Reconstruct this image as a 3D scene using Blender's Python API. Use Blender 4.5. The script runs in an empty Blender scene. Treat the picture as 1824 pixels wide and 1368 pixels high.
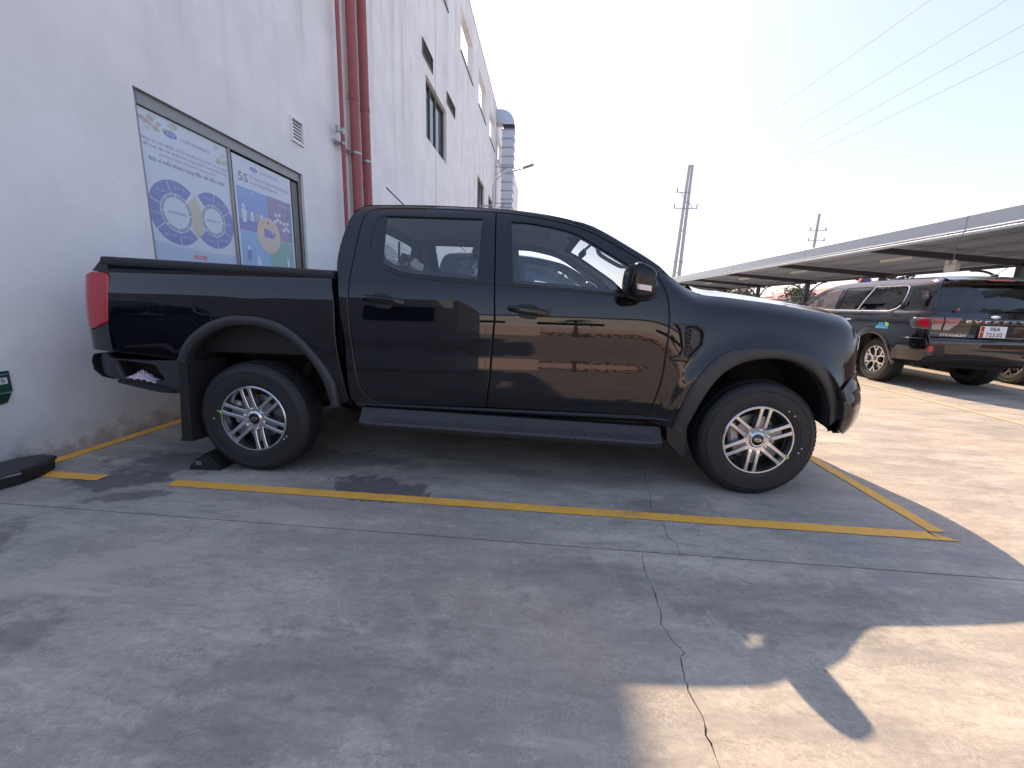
import bpy, bmesh, math, random
import numpy as np
from mathutils import Vector, Matrix
from mathutils.geometry import delaunay_2d_cdt

random.seed(7)
SC = bpy.context.scene
COL = SC.collection
R = math.radians

# ------------------------------------------------------------------ camera
YAW, PITCH, ROLL = R(4.48), R(11.19), R(1.75)
CAMP = (1.942, 0.0, 1.1756)
cam = bpy.data.cameras.new('camera')
cam.sensor_width = 36.0
cam.lens = 730.0 / 1824 * 36
cam.clip_start, cam.clip_end = 0.05, 2000
camo = bpy.data.objects.new('camera', cam); COL.objects.link(camo)
_f = Vector((-math.sin(YAW) * math.cos(PITCH), math.cos(YAW) * math.cos(PITCH), -math.sin(PITCH)))
_r = Vector((math.cos(YAW), math.sin(YAW), 0)); _u = _r.cross(_f)
_r2 = math.cos(ROLL) * _r + math.sin(ROLL) * _u
_u2 = -math.sin(ROLL) * _r + math.cos(ROLL) * _u
_m = Matrix((_r2, _u2, -_f)).transposed().to_4x4(); _m.translation = CAMP
camo.matrix_world = _m
SC.camera = camo

# ------------------------------------------------------------------ sky and sun
SUN_EL, SUN_AZ = R(45.0), R(-17.8)        # azimuth from +Y towards +X
world = bpy.data.worlds.new('World'); SC.world = world; world.use_nodes = True
wn = world.node_tree
bg = wn.nodes['Background']
sky = wn.nodes.new('ShaderNodeTexSky'); sky.sky_type = 'NISHITA'; sky.sun_disc = False
sky.sun_elevation = SUN_EL; sky.sun_rotation = SUN_AZ
sky.altitude = 0; sky.air_density = 1.0; sky.dust_density = 1.2; sky.ozone_density = 1.0
hs = wn.nodes.new('ShaderNodeHueSaturation'); hs.inputs['Saturation'].default_value = 1.0
wn.links.new(sky.outputs[0], hs.inputs['Color']); gm_ = wn.nodes.new('ShaderNodeGamma'); gm_.inputs[1].default_value = 0.46      # hazy air: flatter sky
wn.links.new(hs.outputs[0], gm_.inputs[0]); tn_ = wn.nodes.new('ShaderNodeMix'); tn_.data_type = 'RGBA'; tn_.blend_type = 'MULTIPLY'; tn_.inputs[0].default_value = 1.0; tn_.inputs[7].default_value = (1.05, .955, 1.02, 1)   # white balance of the hazy sky
hs2 = wn.nodes.new('ShaderNodeHueSaturation'); hs2.inputs['Saturation'].default_value = 1.40
wn.links.new(gm_.outputs[0], hs2.inputs['Color']); wn.links.new(hs2.outputs[0], tn_.inputs[6]); wn.links.new(tn_.outputs[2], bg.inputs[0]); bg.inputs[1].default_value = 0.15
sl = bpy.data.lights.new('sun', 'SUN'); sl.energy = 2.0; sl.angle = R(0.53); sl.color = (1.0, 0.76, 0.53)
so = bpy.data.objects.new('sun', sl); COL.objects.link(so); so.location = (-8, 25, 30)
_sd = Vector((math.sin(SUN_AZ) * math.cos(SUN_EL), math.cos(SUN_AZ) * math.cos(SUN_EL), math.sin(SUN_EL)))
so.rotation_euler = (-_sd).to_track_quat('-Z', 'Y').to_euler()
SC.view_settings.view_transform = 'Standard'; SC.view_settings.look = 'None'
SC.view_settings.gamma = 1.0; SC.view_settings.exposure = 2.05
SC.cycles.max_bounces = 8; SC.cycles.transparent_max_bounces = 24
SC.cycles.use_denoising = True

# ------------------------------------------------------------------ materials
def new_mat(name):
    m = bpy.data.materials.new(name); m.use_nodes = True
    nt = m.node_tree; b = nt.nodes['Principled BSDF']
    return m, nt, b
def nd(nt, t, **kw):
    n = nt.nodes.new(t)
    for k, v in kw.items():
        if k in n.inputs: n.inputs[k].default_value = v
        else: setattr(n, k, v)
    return n
def plain(name, col, rough=0.5, metal=0.0, coat=0.0, var=0.0, bump=0.0, bscale=200.0, spec=0.5, coat_rough=0.02, emit=None):
    m, nt, b = new_mat(name)
    b.inputs['Base Color'].default_value = (*col, 1); b.inputs['Roughness'].default_value = rough
    b.inputs['Metallic'].default_value = metal; b.inputs['Coat Weight'].default_value = coat
    b.inputs['Coat Roughness'].default_value = coat_rough
    b.inputs['Specular IOR Level'].default_value = spec
    if var or bump:
        tc = nd(nt, 'ShaderNodeTexCoord')
    if var:
        n = nd(nt, 'ShaderNodeTexNoise', Scale=6.0, Detail=6.0); nt.links.new(tc.outputs['Object'], n.inputs['Vector'])
        mx = nd(nt, 'ShaderNodeMix', data_type='RGBA'); mx.inputs[6].default_value = (*[c * (1 - var) for c in col], 1)
        mx.inputs[7].default_value = (*[min(1, c * (1 + var)) for c in col], 1)
        nt.links.new(n.outputs['Fac'], mx.inputs[0]); nt.links.new(mx.outputs[2], b.inputs['Base Color'])
    if bump:
        n2 = nd(nt, 'ShaderNodeTexNoise', Scale=bscale, Detail=3.0); nt.links.new(tc.outputs['Object'], n2.inputs['Vector'])
        bp = nd(nt, 'ShaderNodeBump', Strength=bump, Distance=0.002)
        nt.links.new(n2.outputs['Fac'], bp.inputs['Height']); nt.links.new(bp.outputs[0], b.inputs['Normal'])
    return m
def glass(name, tint, ior=1.5, rough=0.0):
    m = bpy.data.materials.new(name); m.use_nodes = True; nt = m.node_tree
    nt.nodes.clear()
    out = nd(nt, 'ShaderNodeOutputMaterial'); mix = nd(nt, 'ShaderNodeMixShader')
    tr = nd(nt, 'ShaderNodeBsdfTransparent'); tr.inputs[0].default_value = (*tint, 1)
    gl = nd(nt, 'ShaderNodeBsdfGlossy'); gl.inputs['Roughness'].default_value = rough
    fr = nd(nt, 'ShaderNodeFresnel')
    ge = nd(nt, 'ShaderNodeNewGeometry'); mr_ = nd(nt, 'ShaderNodeMapRange'); mr_.inputs['To Min'].default_value = ior; mr_.inputs['To Max'].default_value = 1.0 / ior
    nt.links.new(ge.outputs['Backfacing'], mr_.inputs[0]); nt.links.new(mr_.outputs[0], fr.inputs[0])
    nt.links.new(fr.outputs[0], mix.inputs[0]); nt.links.new(tr.outputs[0], mix.inputs[1])
    nt.links.new(gl.outputs[0], mix.inputs[2]); nt.links.new(mix.outputs[0], out.inputs[0])
    return m

def concrete_mat():
    m, nt, b = new_mat('concrete'); L = nt.links
    g = nd(nt, 'ShaderNodeNewGeometry')
    P = g.outputs['Position']
    def noise(s, d=6.0, r=0.6, vec=P, dist=0.0):
        n = nd(nt, 'ShaderNodeTexNoise', Scale=s, Detail=d, Roughness=r, Distortion=dist); L.new(vec, n.inputs['Vector']); return n.outputs['Fac']
    def ramp(v, a, bb, c0, c1):
        r_ = nd(nt, 'ShaderNodeMapRange'); r_.inputs['From Min'].default_value = a; r_.inputs['From Max'].default_value = bb
        r_.inputs['To Min'].default_value = c0; r_.inputs['To Max'].default_value = c1
        r_.interpolation_type = 'SMOOTHSTEP'; L.new(v, r_.inputs[0]); return r_.outputs[0]
    def mul(a, c):
        n = nd(nt, 'ShaderNodeMath', operation='MULTIPLY'); L.new(a, n.inputs[0])
        if isinstance(c, float): n.inputs[1].default_value = c
        else: L.new(c, n.inputs[1])
        return n.outputs[0]
    def mixc(f, c0, c1):
        x = nd(nt, 'ShaderNodeMix', data_type='RGBA'); L.new(f, x.inputs[0])
        for i, c in ((6, c0), (7, c1)):
            if isinstance(c, tuple): x.inputs[i].default_value = (*c, 1)
            else: L.new(c, x.inputs[i])
        return x.outputs[2]
    # streaky coordinates (trowel / tyre direction runs diagonally)
    mp = nd(nt, 'ShaderNodeMapping'); mp.inputs['Rotation'].default_value = (0, 0, R(-28)); mp.inputs['Scale'].default_value = (0.55, 1.9, 1); L.new(P, mp.inputs[0])
    ST = mp.outputs[0]
    big = noise(0.8, 5, .55); mid = noise(3.2, 8, .65, ST); fine = noise(38, 6, .7); grain = noise(260, 3, .7)
    base = mixc(ramp(big, .35, .65, 0, 1), (0.355, 0.341, 0.312), (0.500, 0.471, 0.420))
    base = mixc(ramp(mid, .30, .62, .80, 0), base, (0.217, 0.215, 0.210))
    base = mixc(ramp(mid, .56, .76, 0, .70), base, (0.638, 0.609, 0.558))
    n14 = noise(15, 8, .78, ST, .3)
    base = mixc(ramp(n14, .36, .50, .55, 0), base, (.20, .19, .175))
    base = mixc(ramp(n14, .54, .70, 0, .55), base, (.58, .55, .50))
    base = mixc(ramp(fine, .25, .75, .42, 0), base, (0.174, 0.167, 0.160))
    base = mixc(ramp(grain, .25, .8, .28, 0), base, (0.131, 0.128, 0.123))
    base = mixc(ramp(noise(.55, 4, .6), .46, .66, 0, .45), base, (.33, .27, .215))
    pat = noise(1.7, 7, .72, ST, .6)
    base = mixc(ramp(pat, .53, .68, 0, .55), base, (.20, .185, .165))
    base = mixc(ramp(pat, .30, .44, .45, 0), base, (.46, .43, .385))
    # pale crazing veins
    dn = nd(nt, 'ShaderNodeTexNoise', Scale=9.0, Detail=5.0)
    L.new(P, dn.inputs['Vector'])
    va = nd(nt, 'ShaderNodeVectorMath', operation='SCALE'); L.new(dn.outputs['Color'], va.inputs[0]); va.inputs['Scale'].default_value = 0.20
    vb = nd(nt, 'ShaderNodeVectorMath', operation='ADD'); L.new(P, vb.inputs[0]); L.new(va.outputs[0], vb.inputs[1])
    vo = nd(nt, 'ShaderNodeTexVoronoi', feature='DISTANCE_TO_EDGE', Scale=40.0); L.new(vb.outputs[0], vo.inputs['Vector'])
    vein = mul(ramp(vo.outputs[0], .0, .11, 1, 0), ramp(dn.outputs['Fac'], .40, .66, .02, .17))
    base = mixc(vein, base, (0.754, 0.711, 0.638))
    # dark oil / damp stains that have their own outline
    sp = nd(nt, 'ShaderNodeSeparateXYZ'); L.new(P, sp.inputs[0])
    ragged = ramp(noise(7.0, 5, .7), .2, .8, -.55, .55)
    def spot(cx, cy, rx, ry, amt, rot=0.0):
        mp2 = nd(nt, 'ShaderNodeMapping', vector_type='TEXTURE'); mp2.inputs['Location'].default_value = (cx, cy, 0)
        mp2.inputs['Rotation'].default_value = (0, 0, R(rot)); mp2.inputs['Scale'].default_value = (rx, ry, 1)
        L.new(P, mp2.inputs[0])
        ln = nd(nt, 'ShaderNodeVectorMath', operation='LENGTH'); L.new(mp2.outputs[0], ln.inputs[0])
        ad = nd(nt, 'ShaderNodeMath', operation='ADD'); L.new(ln.outputs['Value'], ad.inputs[0])
        L.new(ragged, ad.inputs[1])
        return ramp(ad.outputs[0], .62, 1.08, amt, 0)
    for args in ((0.92, 2.34, .38, .17, .80, -8), (-.72, 2.20, .34, .14, .80, 14), (-.45, 2.02, .22, .07, .6, 25), (-.75, 1.45, .28, .30, .62, 20), (-.55, 2.55, .5, .22, .66, 8), (2.75, 2.35, .34, .12, .35, 5),
                 (-.2, .95, .5, .22, .35, 25), (1.25, 1.0, .5, .3, .28, 40), (.35, 2.75, .7, .24, .45, 0), (3.0, 1.55, .5, .2, .3, 10), (2.1, 1.6, .35, .2, .25, 0)):
        base = mixc(spot(*args), base, (.075, .075, .08))
    for args in ((.62, 1.93, .34, .12, .5, -6), (.2, 1.55, .4, .1, .4, 25), (-.1, 1.3, .3, .08, .45, 28)):
        base = mixc(spot(*args), base, (.40, .36, .31))
    # small pits and specks
    vs = nd(nt, 'ShaderNodeTexVoronoi', Scale=26.0); L.new(P, vs.inputs['Vector'])
    base = mixc(ramp(vs.outputs['Distance'], .03, .07, .8, 0), base, mixc(mid, (.04, .04, .04), (.6, .57, .5)))
    wb_ = nd(nt, 'ShaderNodeMix', data_type='RGBA', blend_type='MULTIPLY'); wb_.inputs[0].default_value = 1.0; wb_.inputs[7].default_value = (1.18, 1.13, 1.04, 1)
    L.new(base, wb_.inputs[6]); base = wb_.outputs[2]
    L.new(base, b.inputs['Base Color'])
    L.new(ramp(mid, .3, .7, .62, .86), b.inputs['Roughness'])
    bp = nd(nt, 'ShaderNodeBump', Strength=.55, Distance=.004)
    ad = nd(nt, 'ShaderNodeMath', operation='ADD'); L.new(mul(grain, .6), ad.inputs[0]); L.new(fine, ad.inputs[1])
    L.new(ad.outputs[0], bp.inputs['Height']); L.new(bp.outputs[0], b.inputs['Normal'])
    return m

def stucco_mat(name='stucco', col=(.78, .785, .78), dirt=(.40, .39, .37), base_z=0.9, streak=.55):
    m, nt, b = new_mat(name); L = nt.links
    g = nd(nt, 'ShaderNodeNewGeometry'); P = g.outputs['Position']
    mp = nd(nt, 'ShaderNodeMapping'); mp.inputs['Scale'].default_value = (2.2, 2.2, .22); L.new(P, mp.inputs[0])
    n1 = nd(nt, 'ShaderNodeTexNoise', Scale=1.1, Detail=9.0, Roughness=.7, Distortion=.4); L.new(mp.outputs[0], n1.inputs['Vector'])
    n2 = nd(nt, 'ShaderNodeTexNoise', Scale=1.3, Detail=6.0, Roughness=.6); L.new(P, n2.inputs['Vector'])
    n3 = nd(nt, 'ShaderNodeTexNoise', Scale=90.0, Detail=4.0); L.new(P, n3.inputs['Vector'])
    def mr(v, a, c, x, y):
        r_ = nd(nt, 'ShaderNodeMapRange'); r_.interpolation_type = 'SMOOTHSTEP'
        for k, q in zip(('From Min', 'From Max', 'To Min', 'To Max'), (a, c, x, y)): r_.inputs[k].default_value = q
        L.new(v, r_.inputs[0]); return r_.outputs[0]
    def mixc(f, c0, c1):
        x = nd(nt, 'ShaderNodeMix', data_type='RGBA'); L.new(f, x.inputs[0])
        for i, c in ((6, c0), (7, c1)):
            if isinstance(c, tuple): x.inputs[i].default_value = (*c, 1)
            else: L.new(c, x.inputs[i])
        return x.outputs[2]
    sp = nd(nt, 'ShaderNodeSeparateXYZ'); L.new(P, sp.inputs[0])
    c = mixc(mr(n2.outputs['Fac'], .3, .7, 0, 1), tuple(x * .93 for x in col), tuple(min(1, x * 1.06) for x in col))
    hi = mr(sp.outputs['Z'], 1.8, 7.0, .12, 1)
    ml = nd(nt, 'ShaderNodeMath', operation='MULTIPLY'); L.new(mr(n1.outputs['Fac'], .47, .72, 0, streak), ml.inputs[0]); L.new(hi, ml.inputs[1])
    c = mixc(ml.outputs[0], c, dirt)
    # splash-back grime with a ragged upper edge near the ground
    ad = nd(nt, 'ShaderNodeMath', operation='ADD'); L.new(sp.outputs['Z'], ad.inputs[0]); L.new(mr(n2.outputs['Fac'], .2, .8, -.35, .35), ad.inputs[1])
    c = mixc(mr(ad.outputs[0], -.15, base_z, .5, 0), c, (.36, .35, .33))
    n4 = nd(nt, 'ShaderNodeTexNoise', Scale=.9, Detail=10.0, Roughness=.75, Distortion=1.2); L.new(P, n4.inputs['Vector'])
    ab = nd(nt, 'ShaderNodeMath', operation='SUBTRACT'); L.new(n4.outputs['Fac'], ab.inputs[0]); ab.inputs[1].default_value = .5
    aa = nd(nt, 'ShaderNodeMath', operation='ABSOLUTE'); L.new(ab.outputs[0], aa.inputs[0])
    mm = nd(nt, 'ShaderNodeMath', operation='MULTIPLY'); L.new(mr(aa.outputs[0], .0, .0022, .5, 0), mm.inputs[0]); L.new(mr(n2.outputs['Fac'], .52, .6, 0, 1), mm.inputs[1])
    c = mixc(mm.outputs[0], c, (.22, .22, .22))
    n7 = nd(nt, 'ShaderNodeTexNoise', Scale=6.0, Detail=8.0, Roughness=.75); L.new(P, n7.inputs['Vector'])
    ad2 = nd(nt, 'ShaderNodeMath', operation='ADD'); L.new(sp.outputs['Z'], ad2.inputs[0]); L.new(mr(n7.outputs['Fac'], .2, .8, -.14, .14), ad2.inputs[1])
    c = mixc(mr(ad2.outputs[0], .0, .17, .6, 0), c, (.20, .185, .165))
    c = mixc(mr(n7.outputs['Fac'], .60, .72, 0, .18), c, dirt)
    L.new(c, b.inputs['Base Color']); b.inputs['Roughness'].default_value = .82
    bp = nd(nt, 'ShaderNodeBump', Strength=.25, Distance=.004); L.new(n3.outputs['Fac'], bp.inputs['Height']); L.new(bp.outputs[0], b.inputs['Normal'])
    return m

def line_paint_mat(name='yellow line paint', fade=0):
    m, nt, b = new_mat(name); L = nt.links
    g = nd(nt, 'ShaderNodeNewGeometry'); P = g.outputs['Position']
    n = nd(nt, 'ShaderNodeTexNoise', Scale=5.0, Detail=9.0, Roughness=.7); L.new(P, n.inputs['Vector'])
    n2 = nd(nt, 'ShaderNodeTexNoise', Scale=120.0, Detail=4.0); L.new(P, n2.inputs['Vector'])
    def mr(v, a, c, x, y):
        r_ = nd(nt, 'ShaderNodeMapRange'); r_.interpolation_type = 'SMOOTHSTEP'
        for k, q in zip(('From Min', 'From Max', 'To Min', 'To Max'), (a, c, x, y)): r_.inputs[k].default_value = q
        L.new(v, r_.inputs[0]); return r_.outputs[0]
    def mixc(f, c0, c1):
        x = nd(nt, 'ShaderNodeMix', data_type='RGBA'); L.new(f, x.inputs[0])
        for i, c in ((6, c0), (7, c1)):
            if isinstance(c, tuple): x.inputs[i].default_value = (*c, 1)
            else: L.new(c, x.inputs[i])
        return x.outputs[2]
    c = mixc(mr(n.outputs['Fac'], .3, .7, 0, 1), (.90, .42, .05), (.98, .53, .085))
    c = mixc(mr(n.outputs['Fac'], .60, .72, 0, .55), c, (.30, .24, .15))
    c = mixc(mr(n2.outputs['Fac'], .3, .62, .25, 0), c, (.40, .27, .12))
    n5 = nd(nt, 'ShaderNodeTexNoise', Scale=2.3, Detail=8.0, Roughness=.75); L.new(P, n5.inputs['Vector'])
    c = mixc(mr(n5.outputs['Fac'], .54, .70, 0, .5), c, (.30, .25, .17))
    n6 = nd(nt, 'ShaderNodeTexNoise', Scale=28.0, Detail=6.0, Roughness=.8); L.new(P, n6.inputs['Vector'])
    c = mixc(mr(n6.outputs['Fac'], .58, .66, 0, .45 + .5 * fade), c, (.34, .31, .27))
    if fade: c = mixc(mr(n5.outputs['Fac'], .25, .7, .45, .85), c, (.42, .39, .34))
    # worn gap where tyres scrubbed the paint off
    sp = nd(nt, 'ShaderNodeSeparateXYZ'); L.new(P, sp.inputs[0])
    L.new(c, b.inputs['Base Color']); b.inputs['Roughness'].default_value = .7
    bp = nd(nt, 'ShaderNodeBump', Strength=.4, Distance=.003); L.new(n2.outputs['Fac'], bp.inputs['Height']); L.new(bp.outputs[0], b.inputs['Normal'])
    return m

M = {}
M['concrete'] = concrete_mat()
M['stucco'] = stucco_mat()
M['line'] = line_paint_mat(); M['line_faded'] = line_paint_mat('faded yellow line paint', 1)
M['paint'] = plain('black car paint', (.003, .0036, .0065), .035, coat=1.0, coat_rough=.008, spec=.12)
def ripple(m, sc=5.0, dist=.0006, st=.35):
    nt = m.node_tree; b = nt.nodes['Principled BSDF']
    tc = nd(nt, 'ShaderNodeTexCoord'); n = nd(nt, 'ShaderNodeTexNoise', Scale=sc, Detail=2.0); nt.links.new(tc.outputs['Object'], n.inputs['Vector'])
    bp = nd(nt, 'ShaderNodeBump', Strength=st, Distance=dist); nt.links.new(n.outputs['Fac'], bp.inputs['Height'])
    nt.links.new(bp.outputs[0], b.inputs['Normal']); nt.links.new(bp.outputs[0], b.inputs['Coat Normal'])
    # thin film of dust, heavier low down
    n2 = nd(nt, 'ShaderNodeTexNoise', Scale=14.0, Detail=8.0, Roughness=.7); nt.links.new(tc.outputs['Object'], n2.inputs['Vector'])
    r_ = nd(nt, 'ShaderNodeMapRange'); r_.inputs['From Min'].default_value = .35; r_.inputs['From Max'].default_value = .75; r_.inputs['To Min'].default_value = .02; r_.inputs['To Max'].default_value = .075
    nt.links.new(n2.outputs['Fac'], r_.inputs[0]); nt.links.new(r_.outputs[0], b.inputs['Roughness'])
ripple(M['paint'])
M['paint2'] = plain('black suv paint', (.004, .004, .005), .05, coat=1.0, coat_rough=.015)
M['plastic'] = plain('charcoal moulded plastic', (.028, .028, .031), .48, bump=.25, bscale=900)
M['plastic_dk'] = plain('black plastic', (.012, .012, .013), .55, bump=.2, bscale=700)
M['gloss_bk'] = plain('gloss black trim', (.008, .008, .009), .12)
M['mirror_bk'] = plain('satin black mirror cap', (.008, .008, .009), .16, spec=.35)
M['liner'] = plain('wheel well liner', (.008, .008, .009), .85)
M['rubber'] = plain('tyre rubber', (.014, .014, .0155), .62, var=.25, bump=.3, bscale=300)
M['alloy'] = plain('machined alloy', (.62, .62, .64), .22, metal=1.0)
M['alloy_dk'] = plain('grey painted alloy', (.20, .205, .22), .28, metal=.8)
M['alloy_vdk'] = plain('black backing plate', (.012, .012, .013), .6)
M['chrome'] = plain('chrome', (.8, .8, .82), .08, metal=1.0)
M['steel'] = plain('cast steel', (.35, .35, .36), .45, metal=.9, var=.2)
M['glass'] = glass('clear car glass', (.86, .90, .91), ior=1.9)
M['glass_dk'] = glass('tinted car glass', (.16, .18, .19), ior=1.8)
M['red_lens'] = plain('red lamp lens', (.42, .010, .022), .12, coat=.6)
M['clear_lens'] = plain('clear lamp lens', (.42, .44, .48), .10, metal=.15, coat=1.0)
M['smoke_lens'] = plain('smoked lamp lens', (.16, .14, .16), .08, metal=.5, coat=1.0)
M['amber'] = plain('silver repeater strip', (.62, .62, .66), .2, metal=.3)
M['headliner'] = plain('grey headliner', (.60, .61, .64), .9)
M['trim_in'] = plain('dark cabin trim', (.10, .105, .115), .55)
M['seat'] = plain('charcoal seat fabric', (.06, .062, .07), .8, var=.2)
M['film'] = None
M['galv'] = plain('galvanised sheet', (.46, .49, .54), .38, metal=.75, var=.15)
M['fascia'] = plain('pale grey sheet fascia', (.32, .38, .46), .36, metal=.45, var=.08)
M['roof_ul'] = plain('corrugated zinc underside', (.50, .56, .66), .5, metal=.1, var=.1)
M['steel_blue'] = plain('dark blue painted steel', (.055, .06, .085), .5)
M['alu'] = plain('grey aluminium frame', (.22, .22, .215), .4, metal=.6)
M['alu_dk'] = plain('bronze aluminium frame', (.13, .125, .12), .45, metal=.4)
M['pipe'] = plain('red oxide pipe paint', (.30, .085, .085), .55, var=.22)
M['pole'] = plain('weathered concrete pole', (.42, .42, .41), .85, var=.2)
M['wire'] = plain('cable', (.10, .10, .11), .6)
M['line_wire'] = plain('weathered aluminium line', (.32, .33, .35), .5)
M['white'] = plain('white enamel', (.75, .75, .74), .45)
M['win_glass'] = glass('window glass', (.62, .70, .74), ior=1.55)
M['dark_room'] = plain('dim room wall', (.10, .11, .12), .9)
M['brick_wall'] = plain('brown boundary wall', (.24, .165, .14), .85, var=.25)
M['pinkwall'] = plain('pink perimeter wall', (.80, .62, .58), .85, var=.08)

def film_mat():
    m = bpy.data.materials.new('clear plastic wrap'); m.use_nodes = True; nt = m.node_tree; nt.nodes.clear()
    out = nd(nt, 'ShaderNodeOutputMaterial'); mix = nd(nt, 'ShaderNodeMixShader'); mix.inputs[0].default_value = .16
    tr = nd(nt, 'ShaderNodeBsdfTransparent'); tr.inputs[0].default_value = (.9, .92, .94, 1)
    gl = nd(nt, 'ShaderNodeBsdfGlossy'); gl.inputs['Roughness'].default_value = .08
    nt.links.new(tr.outputs[0], mix.inputs[1]); nt.links.new(gl.outputs[0], mix.inputs[2]); nt.links.new(mix.outputs[0], out.inputs[0])
    return m
M['film'] = film_mat()

# ------------------------------------------------------------------ object helpers
def link(name, me, parent=None):
    o = bpy.data.objects.new(name, me); COL.objects.link(o)
    if parent is not None: o.parent = parent
    return o
def tag(o, label=None, cat=None, group=None, kind=None):
    if label: o['label'] = label
    if cat: o['category'] = cat
    if group: o['group'] = group
    if kind: o['kind'] = kind
    return o
def thing(name, label, cat, loc=(0, 0, 0), rz=0.0, group=None):
    o = bpy.data.objects.new(name, None); COL.objects.link(o)
    o.location = loc; o.rotation_euler = (0, 0, rz); o.empty_display_size = .2
    return tag(o, label, cat, group)
def copy_tree(o, parent=None):
    c = o.copy(); COL.objects.link(c); c.parent = parent
    if parent is not None: c.matrix_parent_inverse = o.matrix_parent_inverse.copy()
    for ch in list(o.children): copy_tree(ch, c)
    return c

class MB:
    """collects geometry for ONE mesh"""
    def __init__(s): s.v = []; s.f = []; s.mi = []; s.sm = []
    def add(s, vs, fs, mi=0, smooth=False):
        b = len(s.v); s.v += [tuple(float(c) for c in p) for p in vs]
        for f in fs: s.f.append(tuple(b + i for i in f)); s.mi.append(mi); s.sm.append(smooth)
        return s
    def box(s, c, d, rot=None, mi=0, bev=0.0):
        hx, hy, hz = d[0] / 2, d[1] / 2, d[2] / 2
        if bev <= 0:
            vs = [(x * hx, y * hy, z * hz) for z in (-1, 1) for y in (-1, 1) for x in (-1, 1)]
            fs = [(0, 2, 3, 1), (4, 5, 7, 6), (0, 1, 5, 4), (2, 6, 7, 3), (0, 4, 6, 2), (1, 3, 7, 5)]
        else:
            bev = min(bev, hx * .9, hy * .9, hz * .9)
            vs = []; idx = {}
            for sx in (-1, 1):
                for sy in (-1, 1):
                    for sz in (-1, 1):
                        for a in range(3):
                            p = [sx * (hx - bev), sy * (hy - bev), sz * (hz - bev)]
                            p[a] = (sx * hx, sy * hy, sz * hz)[a]
                            idx[(sx, sy, sz, a)] = len(vs); vs.append(tuple(p))
            fs = []
            for a in range(3):
                o1, o2 = (a + 1) % 3, (a + 2) % 3
                for sg in (-1, 1):
                    q = []
                    for u, v in ((-1, -1), (1, -1), (1, 1), (-1, 1)):
                        k = [0, 0, 0]; k[a] = sg; k[o1] = u; k[o2] = v; q.append(idx[(*k, a)])
                    fs.append(tuple(q if sg > 0 else q[::-1]))
            for a in range(3):
                o1, o2 = (a + 1) % 3, (a + 2) % 3
                for u in (-1, 1):
                    for v in (-1, 1):
                        k0 = [0] * 3; k1 = [0] * 3
                        k0[a] = -1; k1[a] = 1; k0[o1] = k1[o1] = u; k0[o2] = k1[o2] = v
                        q = [idx[(*k0, o1)], idx[(*k1, o1)], idx[(*k1, o2)], idx[(*k0, o2)]]
                        fs.append(tuple(q if u * v < 0 else q[::-1]))
            for sx in (-1, 1):
                for sy in (-1, 1):
                    for sz in (-1, 1):
                        q = [idx[(sx, sy, sz, a)] for a in range(3)]
                        fs.append(tuple(q if sx * sy * sz > 0 else q[::-1]))
        m = rot if rot is not None else Matrix.Identity(3)
        vs = [tuple(m @ Vector(p) + Vector(c)) for p in vs]
        return s.add(vs, fs, mi)
    def tube(s, pts, r, n=10, mi=0, caps=True, smooth=True):
        pts = [Vector(p) for p in pts]; rs_ = r if isinstance(r, (list, tuple)) else [r] * len(pts)
        vs = []; fs = []
        up = Vector((0, 0, 1)); prev = None
        for i, p in enumerate(pts):
            t = (pts[min(i + 1, len(pts) - 1)] - pts[max(i - 1, 0)]).normalized()
            a = (prev - t * prev.dot(t)) if prev is not None else (up.cross(t) if abs(t.dot(up)) < .97 else Vector((1, 0, 0)).cross(t))
            a.normalize(); bq = t.cross(a); prev = a
            for k in range(n):
                an = 2 * math.pi * k / n
                vs.append(p + (a * math.cos(an) + bq * math.sin(an)) * rs_[i])
        for i in range(len(pts) - 1):
            for k in range(n):
                k2 = (k + 1) % n
                fs.append((i * n + k, i * n + k2, (i + 1) * n + k2, (i + 1) * n + k))
        s.add(vs, fs, mi, smooth)
        if caps:
            s.add([vs[k] for k in range(n)], [tuple(range(n))[::-1]], mi)
            s.add([vs[(len(pts) - 1) * n + k] for k in range(n)], [tuple(range(n))], mi)
        return s
    def lathe(s, prof, n=48, axis='y', c=(0, 0, 0), mi=0, smooth=True, closed=False):
        """prof: (r, h); h along axis"""
        vs = []; fs = []; m = len(prof)
        for k in range(n):
            an = 2 * math.pi * k / n; ca, sa = math.cos(an), math.sin(an)
            for r, h in prof:
                p = {'y': (r * ca, h, r * sa), 'z': (r * ca, r * sa, h), 'x': (h, r * ca, r * sa)}[axis]
                vs.append((p[0] + c[0], p[1] + c[1], p[2] + c[2]))
        for k in range(n):
            k2 = (k + 1) % n
            for j in range(m - 1 if not closed else m):
                j2 = (j + 1) % m
                fs.append((k * m + j, k * m + j2, k2 * m + j2, k2 * m + j))
        return s.add(vs, fs, mi, smooth)
    def grid(s, P, mi=0, smooth=True, closeu=False):
        """P: list of rows of points"""
        nr, nc = len(P), len(P[0]); vs = [p for row in P for p in row]; fs = []
        for i in range(nr - 1 if not closeu else nr):
            for j in range(nc - 1):
                i2 = (i + 1) % nr
                fs.append((i * nc + j, i * nc + j + 1, i2 * nc + j + 1, i2 * nc + j))
        return s.add(vs, fs, mi, smooth)
    def prism(s, poly, h0, h1, F, mi=0):
        """poly 2D, extruded h0..h1 ; F(u,v,h)->xyz"""
        n = len(poly)
        vs = [F(u, v, h0) for u, v in poly] + [F(u, v, h1) for u, v in poly]
        fs = [tuple(range(n))[::-1], tuple(range(n, 2 * n))] + [(i, (i + 1) % n, n + (i + 1) % n, n + i) for i in range(n)]
        return s.add(vs, fs, mi)
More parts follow.
